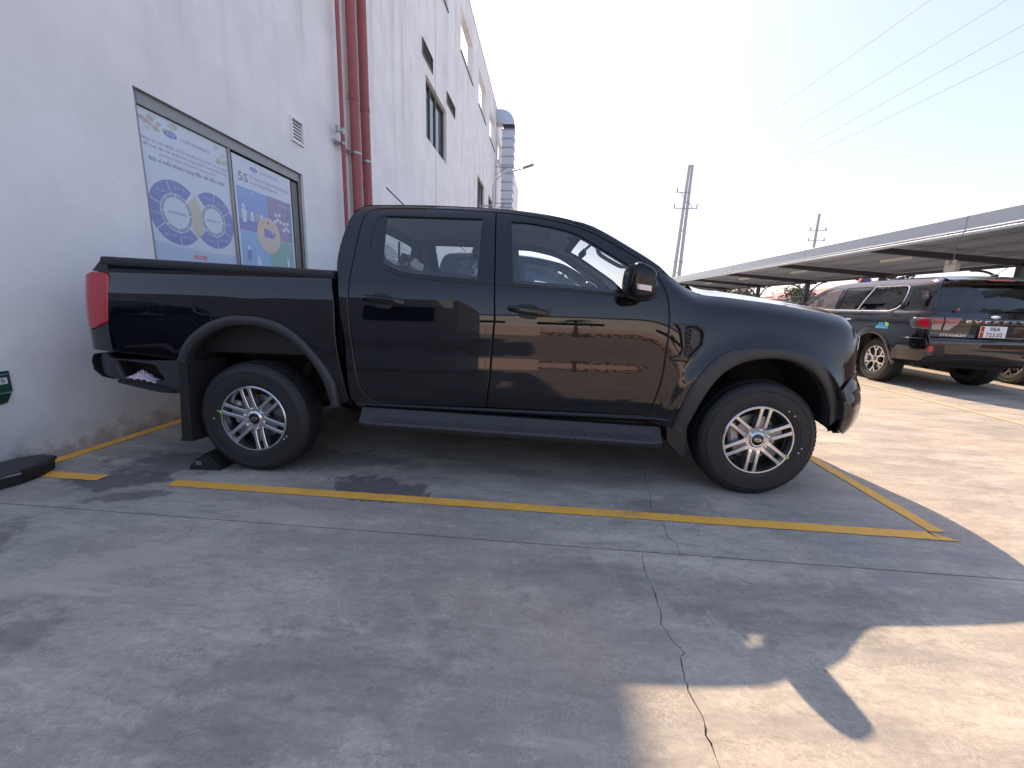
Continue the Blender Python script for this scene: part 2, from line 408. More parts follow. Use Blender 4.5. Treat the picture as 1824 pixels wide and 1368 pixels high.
    def mesh(s, name, mats, sharp=40.0, recalc=True):
        me = bpy.data.meshes.new(name); me.from_pydata(s.v, [], s.f)
        for m in (mats if isinstance(mats, (list, tuple)) else [mats]): me.materials.append(m)
        me.polygons.foreach_set('material_index', s.mi); me.polygons.foreach_set('use_smooth', s.sm)
        if recalc:
            bm = bmesh.new(); bm.from_mesh(me); bmesh.ops.recalc_face_normals(bm, faces=bm.faces); bm.to_mesh(me); bm.free()
        me.update()
        if any(s.sm) and sharp: me.set_sharp_from_angle(angle=R(sharp))
        return me
    def build(s, name, mats, parent=None, sharp=40.0, recalc=True):
        return link(name, s.mesh(name, mats, sharp, recalc), parent)

# ---- 2-D curve helpers
def cr(pts, n=8, closed=False):
    P = [np.array(p, float) for p in pts]; out = []
    N = len(P); rng = range(N if closed else N - 1)
    for i in rng:
        p0 = P[(i - 1) % N] if (closed or i > 0) else 2 * P[0] - P[1]
        p1 = P[i]; p2 = P[(i + 1) % N]
        p3 = P[(i + 2) % N] if (closed or i + 2 < N) else 2 * P[-1] - P[-2]
        for k in range(n):
            t = k / n
            out.append(.5 * ((2 * p1) + (-p0 + p2) * t + (2 * p0 - 5 * p1 + 4 * p2 - p3) * t * t + (-p0 + 3 * p1 - 3 * p2 + p3) * t ** 3))
    if not closed: out.append(P[-1])
    return [tuple(p) for p in out]
def resample(poly, h, closed=True):
    out = []; n = len(poly)
    for i in range(n if closed else n - 1):
        a = np.array(poly[i], float); b = np.array(poly[(i + 1) % n], float)
        k = max(1, int(math.ceil(np.linalg.norm(b - a) / h)))
        for j in range(k): out.append(tuple(a + (b - a) * j / k))
    if not closed: out.append(tuple(poly[-1]))
    return out
def resample_n(poly, n):
    P = np.array(poly, float); d = np.r_[0, np.cumsum(np.linalg.norm(np.diff(P, axis=0), axis=1))]
    t = np.linspace(0, d[-1], n)
    return [tuple(np.array([np.interp(x, d, P[:, k]) for k in range(P.shape[1])])) for x in t]
def area2(p):
    p = np.array(p); x, y = p[:, 0], p[:, 1]; return .5 * float(np.sum(x * np.roll(y, -1) - np.roll(x, -1) * y))
def inside(pts, poly):
    pts = np.atleast_2d(pts); res = np.zeros(len(pts), bool); n = len(poly); P = np.array(poly); j = n - 1
    for i in range(n):
        xi, yi = P[i]; xj, yj = P[j]
        c = ((yi > pts[:, 1]) != (yj > pts[:, 1]))
        with np.errstate(divide='ignore', invalid='ignore'):
            xx = (xj - xi) * (pts[:, 1] - yi) / ((yj - yi) if yj != yi else 1e-12) + xi
        res ^= c & (pts[:, 0] < xx); j = i
    return res
def hermite(xs, ys):
    xs = np.array(xs, float); ys = np.array(ys, float); d = np.gradient(ys, xs)
    dl = np.diff(ys) / np.diff(xs)
    m = np.empty_like(ys); m[0] = dl[0]; m[-1] = dl[-1]
    for i in range(1, len(xs) - 1):
        m[i] = 0 if dl[i - 1] * dl[i] < 0 else (dl[i - 1] + dl[i]) / 2
    def f(x):
        x = np.asarray(x, float); xc = np.clip(x, xs[0], xs[-1])
        i = np.clip(np.searchsorted(xs, xc) - 1, 0, len(xs) - 2)
        h = xs[i + 1] - xs[i]; t = (xc - xs[i]) / h
        return ((2 * t**3 - 3 * t**2 + 1) * ys[i] + (t**3 - 2 * t**2 + t) * h * m[i] + (-2 * t**3 + 3 * t**2) * ys[i + 1] + (t**3 - t**2) * h * m[i + 1])
    return f
def slope_prof(zs, sl, z0, w0):
    g = np.linspace(zs[0], zs[-1], 400); s = hermite(zs, sl)(g)
    w = np.r_[0, np.cumsum((s[1:] + s[:-1]) / 2 * np.diff(g))]
    w = w - np.interp(z0, g, w) + w0
    return lambda z: np.interp(z, g, w)

def panel(name, outer, F, ref, mat, parent=None, holes=(), h=.03, edge=.004, depth=.018, off=0.0, mesh_only=False):
    """sheet-metal panel: 2-D outline (u,v) mapped by F -> xyz with analytic normals, rounded edge and a folded flange"""
    loops = [resample(outer, h)] + [resample(q, h) for q in holes]
    if area2(loops[0]) < 0: loops[0] = loops[0][::-1]
    for i in range(1, len(loops)):
        if area2(loops[i]) > 0: loops[i] = loops[i][::-1]
    def nrm(uv):
        e = 1e-3; u, v = uv[:, 0], uv[:, 1]
        a = F(u + e, v) - F(u - e, v); b = F(u, v + e) - F(u, v - e)
        n = np.cross(a, b); n /= np.linalg.norm(n, axis=1)[:, None] + 1e-12
        sg = np.sign(n @ np.array(ref, float)); sg[sg == 0] = 1
        return n * sg[:, None]
    ins = []; outn = []
    for L in loops:
        P = np.array(L); a = np.roll(P, 1, 0); b = np.roll(P, -1, 0)
        d1 = P - a; d2 = b - P
        d1 /= np.linalg.norm(d1, axis=1)[:, None] + 1e-12; d2 /= np.linalg.norm(d2, axis=1)[:, None] + 1e-12
        t = d1 + d2; t /= np.linalg.norm(t, axis=1)[:, None] + 1e-12
        nl = np.c_[-t[:, 1], t[:, 0]]
        ins.append(P + nl * edge); outn.append(-nl)
    allin = np.concatenate(ins)
    mn, mx = allin.min(0), allin.max(0)
    gu, gv = np.meshgrid(np.arange(mn[0] + h / 2, mx[0], h), np.arange(mn[1] + h / 2, mx[1], h))
    G = np.c_[gu.ravel(), gv.ravel()]
    k = inside(G, ins[0])
    for q in ins[1:]: k &= ~inside(G, q)
    G = G[k]
    if len(G):
        dm = np.full(len(G), 9.0)
        for i in range(0, len(allin)):
            dm = np.minimum(dm, np.hypot(G[:, 0] - allin[i, 0], G[:, 1] - allin[i, 1]))
        G = G[dm > h * .55]
    vin = [Vector(p) for p in allin] + [Vector(p) for p in G]
    ed = []; o = 0
    for L in ins:
        n = len(L); ed += [(o + i, o + (i + 1) % n) for i in range(n)]; o += n
    rv, re, rf, ov, oe, of = delaunay_2d_cdt(vin, ed, [], 0, 1e-6)
    RV = np.array([(p.x, p.y) for p in rv]); T = np.array([f for f in rf if len(f) == 3])
    cen = RV[T].mean(1); k = inside(cen, ins[0])
    for q in ins[1:]: k &= ~inside(cen, q)
    T = T[k]
    N = nrm(RV); X = F(RV[:, 0], RV[:, 1]) + N * off
    back = {}
    for i, l in enumerate(ov):
        for q in l: back[q] = i
    verts = [tuple(p) for p in X]; norms = [tuple(p) for p in N]; faces = []
    fn = np.cross(X[T[:, 1]] - X[T[:, 0]], X[T[:, 2]] - X[T[:, 0]])
    flip = (fn * N[T[:, 0]]).sum(1) < 0
    for t, fl in zip(T, flip): faces.append((t[0], t[2], t[1]) if fl else tuple(t))
    o = 0
    flipall = bool(flip.sum() * 2 > len(flip))
    for L, I, on in zip(loops, ins, outn):
        n = len(L); P = np.array(L)
        Np = nrm(P); Xp = F(P[:, 0], P[:, 1]) + Np * off; Xi = F(I[:, 0], I[:, 1]) + Np * off
        od = Xp - Xi; od /= np.linalg.norm(od, axis=1)[:, None] + 1e-12
        ring = Xp - Np * edge * .8; fl = Xp - Np * depth
        b1 = len(verts); verts += [tuple(p) for p in ring]
        q = Np * .6 + od; q /= np.linalg.norm(q, axis=1)[:, None]; norms += [tuple(p) for p in q]
        b2 = len(verts); verts += [tuple(p) for p in fl]; norms += [tuple(p) for p in od]
        for i in range(n):
            j = (i + 1) % n; a0, a1 = back.get(o + i), back.get(o + j)
            if a0 is None or a1 is None: continue
            f1 = (a0, b1 + i, b1 + j, a1); f2 = (b1 + i, b2 + i, b2 + j, b1 + j)
            if flipall: f1, f2 = f1[::-1], f2[::-1]
            faces += [f1, f2]
        o += n
    me = bpy.data.meshes.new(name); me.from_pydata(verts, [], [tuple(int(i) for i in f) for f in faces])
    me.materials.append(mat); me.polygons.foreach_set('use_smooth', [True] * len(me.polygons)); me.update()
    me.normals_split_custom_set_from_vertices(norms)
    return me if mesh_only else link(name, me, parent)

def strip_mesh(name, rows, mat, parent, smooth=True, sharp=35):
    mb = MB(); mb.grid(rows, 0, smooth); return mb.build(name, mat, parent, sharp)

_fcache = {}
def text_mesh(name, s, size, F, mat, parent=None, align='LEFT', extrude=0.0, spacing=1.0, shear=0.0, bold=0.0, width=None):
    """flat lettering mapped by F(u,v,h)"""
    cu = bpy.data.curves.new('t', 'FONT'); cu.body = s; cu.size = size; cu.align_x = align; cu.extrude = extrude
    cu.space_character = spacing; cu.shear = shear; cu.offset = bold; cu.resolution_u = 2
    ob = bpy.data.objects.new('t', cu); COL.objects.link(ob)
    dg = bpy.context.evaluated_depsgraph_get(); me = bpy.data.meshes.new_from_object(ob.evaluated_get(dg))
    bpy.data.objects.remove(ob); bpy.data.curves.remove(cu)
    me.name = name
    co = np.array([v.co[:] for v in me.vertices]) if len(me.vertices) else np.zeros((0, 3))
    if width and len(co):
        w = co[:, 0].max() - co[:, 0].min()
        if w > 0: co[:, 0] *= width / w
    for v, p in zip(me.vertices, co): v.co = F(p[0], p[1], p[2])
    me.materials.clear(); me.materials.append(mat)
    return link(name, me, parent)

# ================================================================== GROUND
ground = MB(); ground.add([(-400, -400, -.02), (400, -400, -.02), (400, 400, -.02), (-400, 400, -.02)], [(0, 1, 2, 3)])
ground = ground.build('ground', M['concrete']); tag(ground, 'grey weathered concrete yard', None, kind='structure')
def slab(poly, parent=ground, z=0.0):
    if area2(poly) < 0: poly = poly[::-1]
    P = np.array(poly); n = len(P)
    mb = MB()
    top = [(x, y, z) for x, y in poly]; bot = [(x, y, z - .019) for x, y in poly]
    mb.add(top + bot, [tuple(range(n))] + [(i, n + i, n + (i + 1) % n, (i + 1) % n) for i in range(n)])
    return mb.build('concrete_slab', M['concrete'], parent, recalc=False)
def jag(pts, amp, seed):
    rnd = random.Random(seed); out = []
    for i in range(len(pts) - 1):
        a, b = pts[i], pts[i + 1]; out.append(a)
        d = math.hypot(b[0] - a[0], b[1] - a[1]); k = max(1, int(d / .018))
        for j in range(1, k):
            t = j / k; out.append((a[0] + (b[0] - a[0]) * t + rnd.uniform(-amp, amp), a[1] + (b[1] - a[1]) * t))
    out.append(pts[-1]); return out
crN = [(2.46, 1.856), (2.444, 1.766), (2.441, 1.64), (2.446, 1.576), (2.442, 1.458), (2.426, 1.391), (2.443, 1.327), (2.472, 1.264), (2.452, 1.246), (2.444, 1.176), (2.437, 1.121),
       (2.444, 1.08), (2.451, 1.019), (2.441, .983), (2.447, .943), (2.447, .902), (2.46, .7), (2.44, .4), (2.47, 0), (2.44, -.6), (2.5, -2), (2.45, -4.5)]
crF = [(2.642, 1.864), (2.653, 1.949), (2.627, 2.015), (2.639, 2.156), (2.611, 2.327), (2.656, 2.50), (2.665, 2.692), (2.741, 3.021), (2.70, 3.5), (2.78, 4.2), (2.7, 5.2), (2.76, 6.6), (2.72, 7.497)]
def crack_pair(c, seed, w0, w1):
    base = jag(c, .0045, seed); rnd = random.Random(seed + 1); A = []; B = []
    for i, (x, y) in enumerate(base):
        w = rnd.uniform(w0, w1) * (2.3 if abs(y - .985) < .03 else 1) * (1.6 if abs(y - 1.26) < .012 else 1)
        A.append((x - w / 2, y)); B.append((x + w / 2, y))
    return A, B
A, B = crack_pair(crN, 3, .0016, .0048)
J = .0045
slab(A[::-1] and ([(-1.476, 1.857)] + A + [(-1.476, -4.5)]))
slab([(7.3, 1.857)] + B + [(7.3, -4.5)])
A, B = crack_pair(crF, 9, .0015, .0042)
slab([(-1.476, 1.857 + 2 * J)] + A + [(-1.476, 7.497)])
slab([(7.3, 1.857 + 2 * J)] + B + [(7.3, 7.497)])
ys = [-4.5, 1.857, 7.5, 13.1, 18.7, 24.3, 29.9, 35.5]
for i in range(len(ys) - 1):
    for x0, x1 in ((-1.476, 7.3), (7.3, 13.0), (13.0, 18.7), (18.7, 24.4)):
        if i < 2 and x0 < 0: continue
        slab([(x0 + J, ys[i] + J), (x1 - J, ys[i] + J), (x1 - J, ys[i + 1] - J), (x0 + J, ys[i + 1] - J)])
for x0, x1 in ((-7.1, -1.483), (-1.476, 7.3), (7.3, 13.0), (13.0, 18.7)):
    for y0, y1 in ((-10.2, -4.5), (-15.9, -10.2), (-21.6, -15.9)):
        slab([(x0 + J, y0 + J), (x1 - J, y0 + J), (x1 - J, y1 - J), (x0 + J, y1 - J)])

def painted_line(a, b, w, seed, ends=None, mat='line'):
    """a,b centre-line ends; ragged-edged sheet of paint 4 mm above the slab"""
    rnd = random.Random(seed); a = Vector(a); b = Vector(b); d = (b - a); L = d.length; d.normalize(); n = Vector((-d.y, d.x))
    k = max(2, int(L / .03)); l = []; r_ = []
    for i in range(k + 1):
        t = i / k * L; p = a + d * t
        e = [0, 0]
        if ends and i == k: e = ends
        l.append(p + n * (w / 2 + rnd.uniform(-.0025, .0025)) + d * e[0]); r_.append(p - n * (w / 2 + rnd.uniform(-.0025, .0025)) + d * e[1])
    if ends is None:
        pass
    mb = MB(); vs = [(p.x, p.y, .004) for p in l] + [(p.x, p.y, .004) for p in r_]
    mb.add(vs, [(i, k + 1 + i, k + 2 + i, i + 1) for i in range(k)])
    return mb.build('painted_line', M[mat], ground, recalc=True)
LW = .082
painted_line((-.36, 2.222), (4.13, 2.212), LW, 1, ends=(-.045, .065))      # along the near side of the bay
painted_line((-1.26, 2.224), (-.83, 2.222), LW, 2)                          # its far left remnant
painted_line((-1.42, 2.27), (-1.42, 6.9), .095, 3)                          # along the wall foot
painted_line((4.165, 6.9), (4.152, 2.262), .082, 4)                         # across the nose end
painted_line((-1.36, 4.72), (4.1, 4.72), LW, 5)
painted_line((7.37, -3.0), (7.37, 17.0), .085, 6, mat='line_faded')
for k in range(5): painted_line((7.42, 4.6 + k * 5.6), (10.2, 4.6 + k * 5.6), .085, 20 + k, mat='line_faded')

# ================================================================== WHITE BUILDING
WX = -1.477
bld = thing('white_building', 'tall white rendered building with stained wall, windows and open parapet bays', 'building', (WX, 14, 0))
def bl(p): return (p[0] - WX, p[1] - 14, p[2])
def holed_wall(name, y0, y1, z0, z1, holes, x_front, th, mat, parent, reveal=None):
    """wall facing +x in world; holes = (y0,y1,z0,z1,depth)"""
    ysn = sorted({y0, y1, *[h[0] for h in holes], *[h[1] for h in holes]}); zsn = sorted({z0, z1, *[h[2] for h in holes], *[h[3] for h in holes]})
    mb = MB()
    def inh(y, z): return any(h[0] < y < h[1] and h[2] < z < h[3] for h in holes)
    for i in range(len(ysn) - 1):
        for j in range(len(zsn) - 1):
            a, b, c, d = ysn[i], ysn[i + 1], zsn[j], zsn[j + 1]
            if inh((a + b) / 2, (c + d) / 2): continue
            for x in (x_front, x_front - th):
                mb.add([bl((x, a, c)), bl((x, b, c)), bl((x, b, d)), bl((x, a, d))], [(0, 1, 2, 3)])
    for h in holes:
        a, b, c, d = h[:4]; X0, X1 = x_front, x_front - th
        for q in ([(a, c), (b, c)], [(b, c), (b, d)], [(b, d), (a, d)], [(a, d), (a, c)]):
            (ya, za), (yb, zb) = q
            mb.add([bl((X0, ya, za)), bl((X0, yb, zb)), bl((X1, yb, zb)), bl((X1, ya, za))], [(0, 1, 2, 3)])
    for q in ([(y0, z0), (y1, z0)], [(y1, z0), (y1, z1)], [(y1, z1), (y0, z1)], [(y0, z1), (y0, z0)]):
        (ya, za), (yb, zb) = q
        mb.add([bl((x_front, ya, za)), bl((x_front, yb, zb)), bl((x_front - th, yb, zb)), bl((x_front - th, ya, za))], [(0, 1, 2, 3)])
    me = mb.mesh(name, mat, recalc=False)
    bm = bmesh.new(); bm.from_mesh(me); bmesh.ops.remove_doubles(bm, verts=bm.verts, dist=1e-4); bmesh.ops.recalc_face_normals(bm, faces=bm.faces); bm.to_mesh(me); bm.free()
    return link(name, me, parent)
H_ = 12.15
PW = (3.44, 5.80, 1.0, 2.81)
holes = [PW, (11.76, 14.0, 5.46, 6.96), (19.88, 22.0, 5.46, 6.86), (23.42, 25.45, 5.46, 6.88),
         (11.46, 12.42, 7.25, 7.62), (14.03, 15.18, 7.24, 7.58), (5.58, 5.86, 3.17, 3.47),
         (12.1, 14.18, 9.80, 11.15), (16.12, 18.42, 9.78, 11.18), (19.92, 22.05, 9.74, 11.16), (23.4, 25.55, 9.68, 11.08), (27.0, 29.2, 9.7, 11.1), (31, 33.2, 9.7, 11.1), (8.2, 10.3, 9.8, 11.15)]
holed_wall('wall', 1.86, 44.0, -.01, H_, holes, WX, .22, M['stucco'], bld)
# body of the building behind the front wall, up to the roof terrace
mb = MB(); mb.box(bl((WX - .222 - 5.9, 22.95, 4.55)), (11.7, 42.1, 9.08)); mb.box(bl((WX - 5.95, 22.95, 10.6)), (9.2, 42.1, 3.0)); mb_core = mb.build('core_and_shade_box', M['stucco'], bld)  # second, upper box is unseen, added to keep the grey block in shade
# parapet coping
mb = MB(); mb.box(bl((WX - .11, 22.93, H_ + .03)), (.28, 42.2, .055), bev=.01); mb.build('coping', M['stucco'], bld)
# sills
for h in holes[7:14]:
    mb = MB(); mb.box(bl((WX - .09, (h[0] + h[1]) / 2, h[2] + .0)), (.26, h[1] - h[0] + .06, .05), bev=.006); mb.build('sill', M['alu_dk'], bld)
# expansion groove strips
for yy in (12.72, 26.4):
    mb = MB(); mb.box(bl((WX + .001, yy, 4.6)), (.006, .02, 9.2)); mb.build('expansion_joint', M['alu_dk'], bld)

def window(y0, y1, z0, z1, rec, panes, mat_frame, fw=.05, rail_top=.0):
    """aluminium window set back in its opening: frame with panes as sub-parts"""
    x = WX - rec; fr = MB()
    for yy in (y0 + fw / 2, y1 - fw / 2): fr.box(bl((x, yy, (z0 + z1) / 2)), (.07, fw, z1 - z0), bev=.004)
    for zz in (z0 + fw / 2, z1 - fw / 2 - rail_top / 2): fr.box(bl((x + .002, (y0 + y1) / 2, zz)), (.07, y1 - y0 - 2 * fw - .002, fw + (rail_top if zz > z0 + fw else 0)), bev=.004)
    f = fr.build('window', mat_frame, bld)
    for i, (a, b) in enumerate(panes):
        mb = MB(); mb.box(bl((x - .012, (a + b) / 2, (z0 + z1) / 2 - rail_top / 2)), (.006, b - a - .006, z1 - z0 - 2 * fw - rail_top)); mb.build('pane', M['win_glass'], f)
        st = MB(); st.box(bl((x + .004, b, (z0 + z1) / 2)), (.05, .045, z1 - z0 - 2 * fw - .002), bev=.004)
        if i < len(panes) - 1: st.build('mullion', mat_frame, f)
    back = MB(); back.box(bl((x - .12, (y0 + y1) / 2, (z0 + z1) / 2)), (.01, y1 - y0 - .01, z1 - z0 - .01)); back.build('blind', M['dark_room'], f)
    return f
M['dark_room'].node_tree.nodes['Principled BSDF'].inputs['Base Color'].default_value = (.16, .18, .2, 1)
wmain = window(PW[0], PW[1], PW[2], PW[3], .07, ((3.49, 4.50), (4.50, 5.62)), M['alu'], .055, .055)
# second, deeper frame on the right-hand leaf
mb = MB(); mb.box(bl((WX - .075, 5.66, 1.87)), (.05, .12, 1.62), bev=.006); mb.build('sash', M['alu_dk'], wmain)
for h in holes[1:4]:
    m3 = h[0] + .72
    window(h[0], h[1], h[2], h[3], .12, ((h[0] + .05, m3), (m3, h[0] + 1.3), (h[0] + 1.3, h[1] - .05)), M['alu_dk'], .06)
def louvre(y0, y1, z0, z1, n, mf, ms):
    fr = MB()
    for yy in (y0 + .012, y1 - .012): fr.box(bl((WX - .0, yy, (z0 + z1) / 2)), (.05, .024, z1 - z0))
    for zz in (z0 + .012, z1 - .012): fr.box(bl((WX + .001, (y0 + y1) / 2, zz)), (.05, y1 - y0 - .05, .024))
    f = fr.build('vent_grille', mf, bld)
    for i in range(n):
        mb = MB(); mb.box(bl((WX - .01, (y0 + y1) / 2, z0 + .03 + (z1 - z0 - .06) * (i + .5) / n)), (.005, y1 - y0 - .05, (z1 - z0 - .06) / n * .74), rot=Matrix.Rotation(R(-24), 3, 'Y')); mb.build('slat', ms, f)
    mb = MB(); mb.box(bl((WX - .08, (y0 + y1) / 2, (z0 + z1) / 2)), (.01, y1 - y0 - .01, z1 - z0 - .01)); mb.build('vent_back', M['liner'], f)
louvre(5.58, 5.86, 3.17, 3.47, 6, M['white'], M['white'])
louvre(11.46, 12.42, 7.25, 7.62, 12, M['alu_dk'], M['alu_dk'])
louvre(14.03, 15.18, 7.24, 7.58, 12, M['alu_dk'], M['alu_dk'])

# ---- posters in the window
def pmat(n, c, r=.45): return plain(n, c, r)
PB = dict(blue=pmat('poster blue', (0.234, 0.276, 0.524)), white=pmat('poster white', (0.598, 0.661, 0.744)), ink=pmat('poster ink', (0.240, 0.269, 0.359)), yel=pmat('poster sand', (0.550, 0.537, 0.428)),
          grey=pmat('poster grey', (0.323, 0.372, 0.455)), red=pmat('poster red', (0.550, 0.262, 0.318)), sky=pmat('poster sky', (0.254, 0.386, 0.648)), lsky=pmat('poster light sky', (0.289, 0.469, 0.689)),
          pur=pmat('poster mauve', (0.309, 0.283, 0.428)), dpur=pmat('poster indigo', (0.240, 0.262, 0.407)), grn=pmat('poster green', (0.247, 0.427, 0.400)), pch=pmat('poster peach', (0.626, 0.524, 0.455)), gold=pmat('poster gold leaf', (0.461, 0.427, 0.359)), pale=pmat('poster pale blue', (0.461, 0.572, 0.703)), lg=pmat('poster lime wash', (0.488, 0.551, 0.469)))
PX = WX - .053
def poster(y0, y1, z0, z1, label):
    t = thing('poster', label, 'poster', (PX, (y0 + y1) / 2, z0))
    def F(y, z, h): return (h, y - (y0 + y1) / 2, z - z0)
    mb = MB(); mb.add([F(y0, z0, -.001), F(y1, z0, -.001), F(y1, z1, -.001), F(y0, z1, -.001), F(y0, z0, .001), F(y1, z0, .001), F(y1, z1, .001), F(y0, z1, .001)], [(0, 3, 2, 1), (4, 5, 6, 7), (0, 1, 5, 4), (1, 2, 6, 5), (2, 3, 7, 6), (3, 0, 4, 7)])
    mb.build('sheet', PB['white'], t)
    def patch(nm, poly, mat, lv=1):
        mb = MB(); mb.prism(poly, .0006, .001 + .0007 * lv, F); return mb.build(nm, mat, t)
    def ell(cy, cz, a, b, n=28, a0=0, a1=360): return [(cy + a * math.cos(R(a0 + (a1 - a0) * i / n)), cz + b * math.sin(R(a0 + (a1 - a0) * i / n))) for i in range(n + (0 if a1 - a0 == 360 else 1))]
    def txt(s, y, z, size, mat, width=None, align='LEFT', shear=0, bold=0, lv=1, up=None):
        return text_mesh('lettering', s, size, lambda u, v, h: F(y + u, z + v, .0012 + .0007 * lv), mat, t, align, 0, 1, shear, bold, width)
    return t, F, patch, ell, txt
def sector(cy, cz, r0, r1, a0, a1, n=8):
    o = [(cy + r1 * math.cos(R(a0 + (a1 - a0) * i / n)), cz + r1 * math.sin(R(a0 + (a1 - a0) * i / n))) for i in range(n + 1)]
    q = [(cy + r0 * math.cos(R(a0 + (a1 - a0) * i / n)), cz + r0 * math.sin(R(a0 + (a1 - a0) * i / n))) for i in range(n + 1)]
    return o + q[::-1]
def logo(patch, ell, txt, cy, cz, w):
    patch('emblem', ell(cy, cz, w / 2, w * .2), PB['blue'], 2)
    txt('Ford', cy, cz - w * .1, w * .32, PB['white'], w * .6, 'CENTER', .3, 0, 3)
t, F, patch, ell, txt = poster(3.47, 4.49, 1.08, 2.695, 'white window poster with two blue segmented rings and a sand link')
# gold leaf corners
rnd = random.Random(4)
for k in range(26):
    side = k < 17
    cy = 3.52 + rnd.random() * .34 if side else 4.30 + rnd.random() * .16
    cz = 2.66 - rnd.random() * (.10 if side and cy > 3.62 else .16)
    a = rnd.uniform(.02, .045); patch('leaf_print', [(cy + a * rnd.uniform(.5, 1.1) * math.cos(q), cz + a * .7 * rnd.uniform(.5, 1.1) * math.sin(q)) for q in np.linspace(0, 6.0, 8)], PB['gold' if rnd.random() < .55 else 'lg'], 1 + k * .05)
logo(patch, ell, txt, 3.80, 2.575, .14)
txt('| GUEST EXPERIENCE', 3.895, 2.56, .036, PB['ink'], .34)
txt('Nâng cao trải nghiệm khách hàng Ford là cam kết của chúng ta', 3.98, 2.455, .031, PB['ink'], .95, 'CENTER')
txt('để cung cấp trải nghiệm bán hàng và dịch vụ mang tính riêng', 3.98, 2.408, .031, PB['ink'], .92, 'CENTER')
txt('của Ford, được mọi khách hàng yêu thích.', 3.98, 2.361, .031, PB['ink'], .64, 'CENTER')
txt('Bởi vì mỗi khách hàng đều rất đặc biệt!', 3.98, 2.298, .044, PB['ink'], .84, 'CENTER', 0, .0008)
for (cy, cz, r1, r0, a0s, ws) in ((3.775, 1.90, .283, .150, (38, 100, 160, 213, 262), ('CHỌN XE', 'LÁI THỬ', 'TƯ VẤN', 'ÐÓN TIẾP', 'BÀN GIAO')), (4.205, 1.91, .270, .135, (-128, -75, -22, 30, 82), ('ÐẶT HẸN', 'TIẾP NHẬN', 'SỬA CHỮA', 'KIỂM TRA', 'GIAO XE'))):
    left = cy < 4
    angs = [(50, 104), (106, 160), (162, 216), (218, 272), (274, 316)] if left else [(-136, -84), (-82, -32), (-30, 28), (30, 82), (84, 130)]
    for (a0, a1), w in zip(angs, ws):
        patch('ring_segment', sector(cy, cz, r0 + .022, r1, a0, a1), PB['blue'], 1)
        am = R((a0 + a1) / 2); rr = (r0 + r1) / 2 + .01
        txt(w, cy + rr * math.cos(am), cz + rr * math.sin(am) - .008, .026, PB['white'], None, 'CENTER', 0, 0, 2)
    for k in range(8): patch('inner_ring', sector(cy, cz, r0 - .014, r0 + .014, k * 45 + 2, k * 45 + 43, 6), PB['grey'], 1)
    txt('MUA BÁN HÀNG' if left else 'MUA DỊCH VỤ', cy, cz - .01, .028, PB['ink'], .19 if left else .16, 'CENTER')
patch('link_shape', [(3.995, 2.10), (3.90, 2.005), (3.93, 1.95), (3.945, 1.88), (3.925, 1.80), (3.99, 1.71), (4.075, 1.80), (4.05, 1.88), (4.06, 1.97), (4.03, 2.03)], PB['yel'], 1.5)
for dz, s in ((.05, 'TRẢI'), (0, 'NGHIỆM'), (-.05, 'KHÁCH')): txt(s, 3.99, 1.895 + dz, .022, PB['white'], None, 'CENTER', 0, 0, 3)
patch('button_shape', [(3.91, 1.505), (4.07, 1.505), (4.07, 1.545), (3.91, 1.545)], PB['red'], 1); txt('LIÊN HỆ', 3.99, 1.515, .025, PB['white'], None, 'CENTER', 0, 0, 2)
patch('foot_band', [(3.475, 1.085), (4.485, 1.085), (4.485, 1.60), (4.2, 1.585), (3.8, 1.60), (3.475, 1.63)], PB['pale'], .2)
t, F, patch, ell, txt = poster(4.545, 5.575, 1.08, 2.68, 'window poster headed 5S with blue, mauve and green panels')
logo(patch, ell, txt, 4.88, 2.60, .125)
txt('| GUEST EXPERIENCE', 4.975, 2.59, .035, PB['ink'], .34)
txt('5S', 4.61, 2.43, .13, PB['ink'], .155, 'LEFT', 0, .002)
txt('Ðể nâng cao năng suất & chất lượng', 4.795, 2.495, .046, PB['ink'], .73)
txt('vì cuộc sống tốt đẹp hơn', 4.795, 2.435, .046, PB['ink'], .49)
patch('panel_shape', [(4.575, 1.90), (5.065, 1.90), (5.065, 2.365), (4.575, 2.365)], PB['sky'], 1)
patch('panel_shape', [(5.07, 1.87), (5.45, 1.87), (5.45, 2.37), (5.07, 2.37)], PB['pur'], 1)
patch('panel_shape', [(5.45, 1.87), (5.545, 1.87), (5.545, 2.37), (5.45, 2.37)], PB['dpur'], 1)
patch('panel_shape', [(4.575, 1.30), (5.065, 1.30), (5.065, 1.895), (4.575, 1.895)], PB['lsky'], 1)
patch('panel_shape', [(5.07, 1.30), (5.545, 1.30), (5.545, 1.865), (5.07, 1.865)], PB['grn'], 1)
patch('floor_band', [(4.575, 1.90), (5.06, 1.90), (5.06, 2.02), (4.575, 2.02)], PB['blue'], 1.4)
patch('disc', ell(5.065, 1.90, .215, .21), PB['pch'], 3)
for k, (a, b) in enumerate(((-.10, .13), (0, .15), (.10, .12), (-.07, .06), (.0, .07), (.11, .03))): patch('head', ell(5.065 + a, 1.90 + b, .02, .022, 10), PB['ink' if k % 2 else 'gold'], 3.6)
patch('figures', [(4.975, 1.875), (5.155, 1.875), (5.155, 1.92), (5.11, 1.965), (5.065, 1.955), (5.02, 1.965), (4.975, 1.92)], PB['blue'], 3.6)
txt('KHÔNG GIAN LÀM VIỆC', 5.065, 1.825, .03, PB['white'], .30, 'CENTER', 0, 0, 4); txt('sạch sẽ gọn gàng', 5.065, 1.79, .024, PB['white'], .22, 'CENTER', 0, 0, 4); txt('an toàn hiệu quả', 5.065, 1.76, .022, PB['white'], .2, 'CENTER', 0, 0, 4)
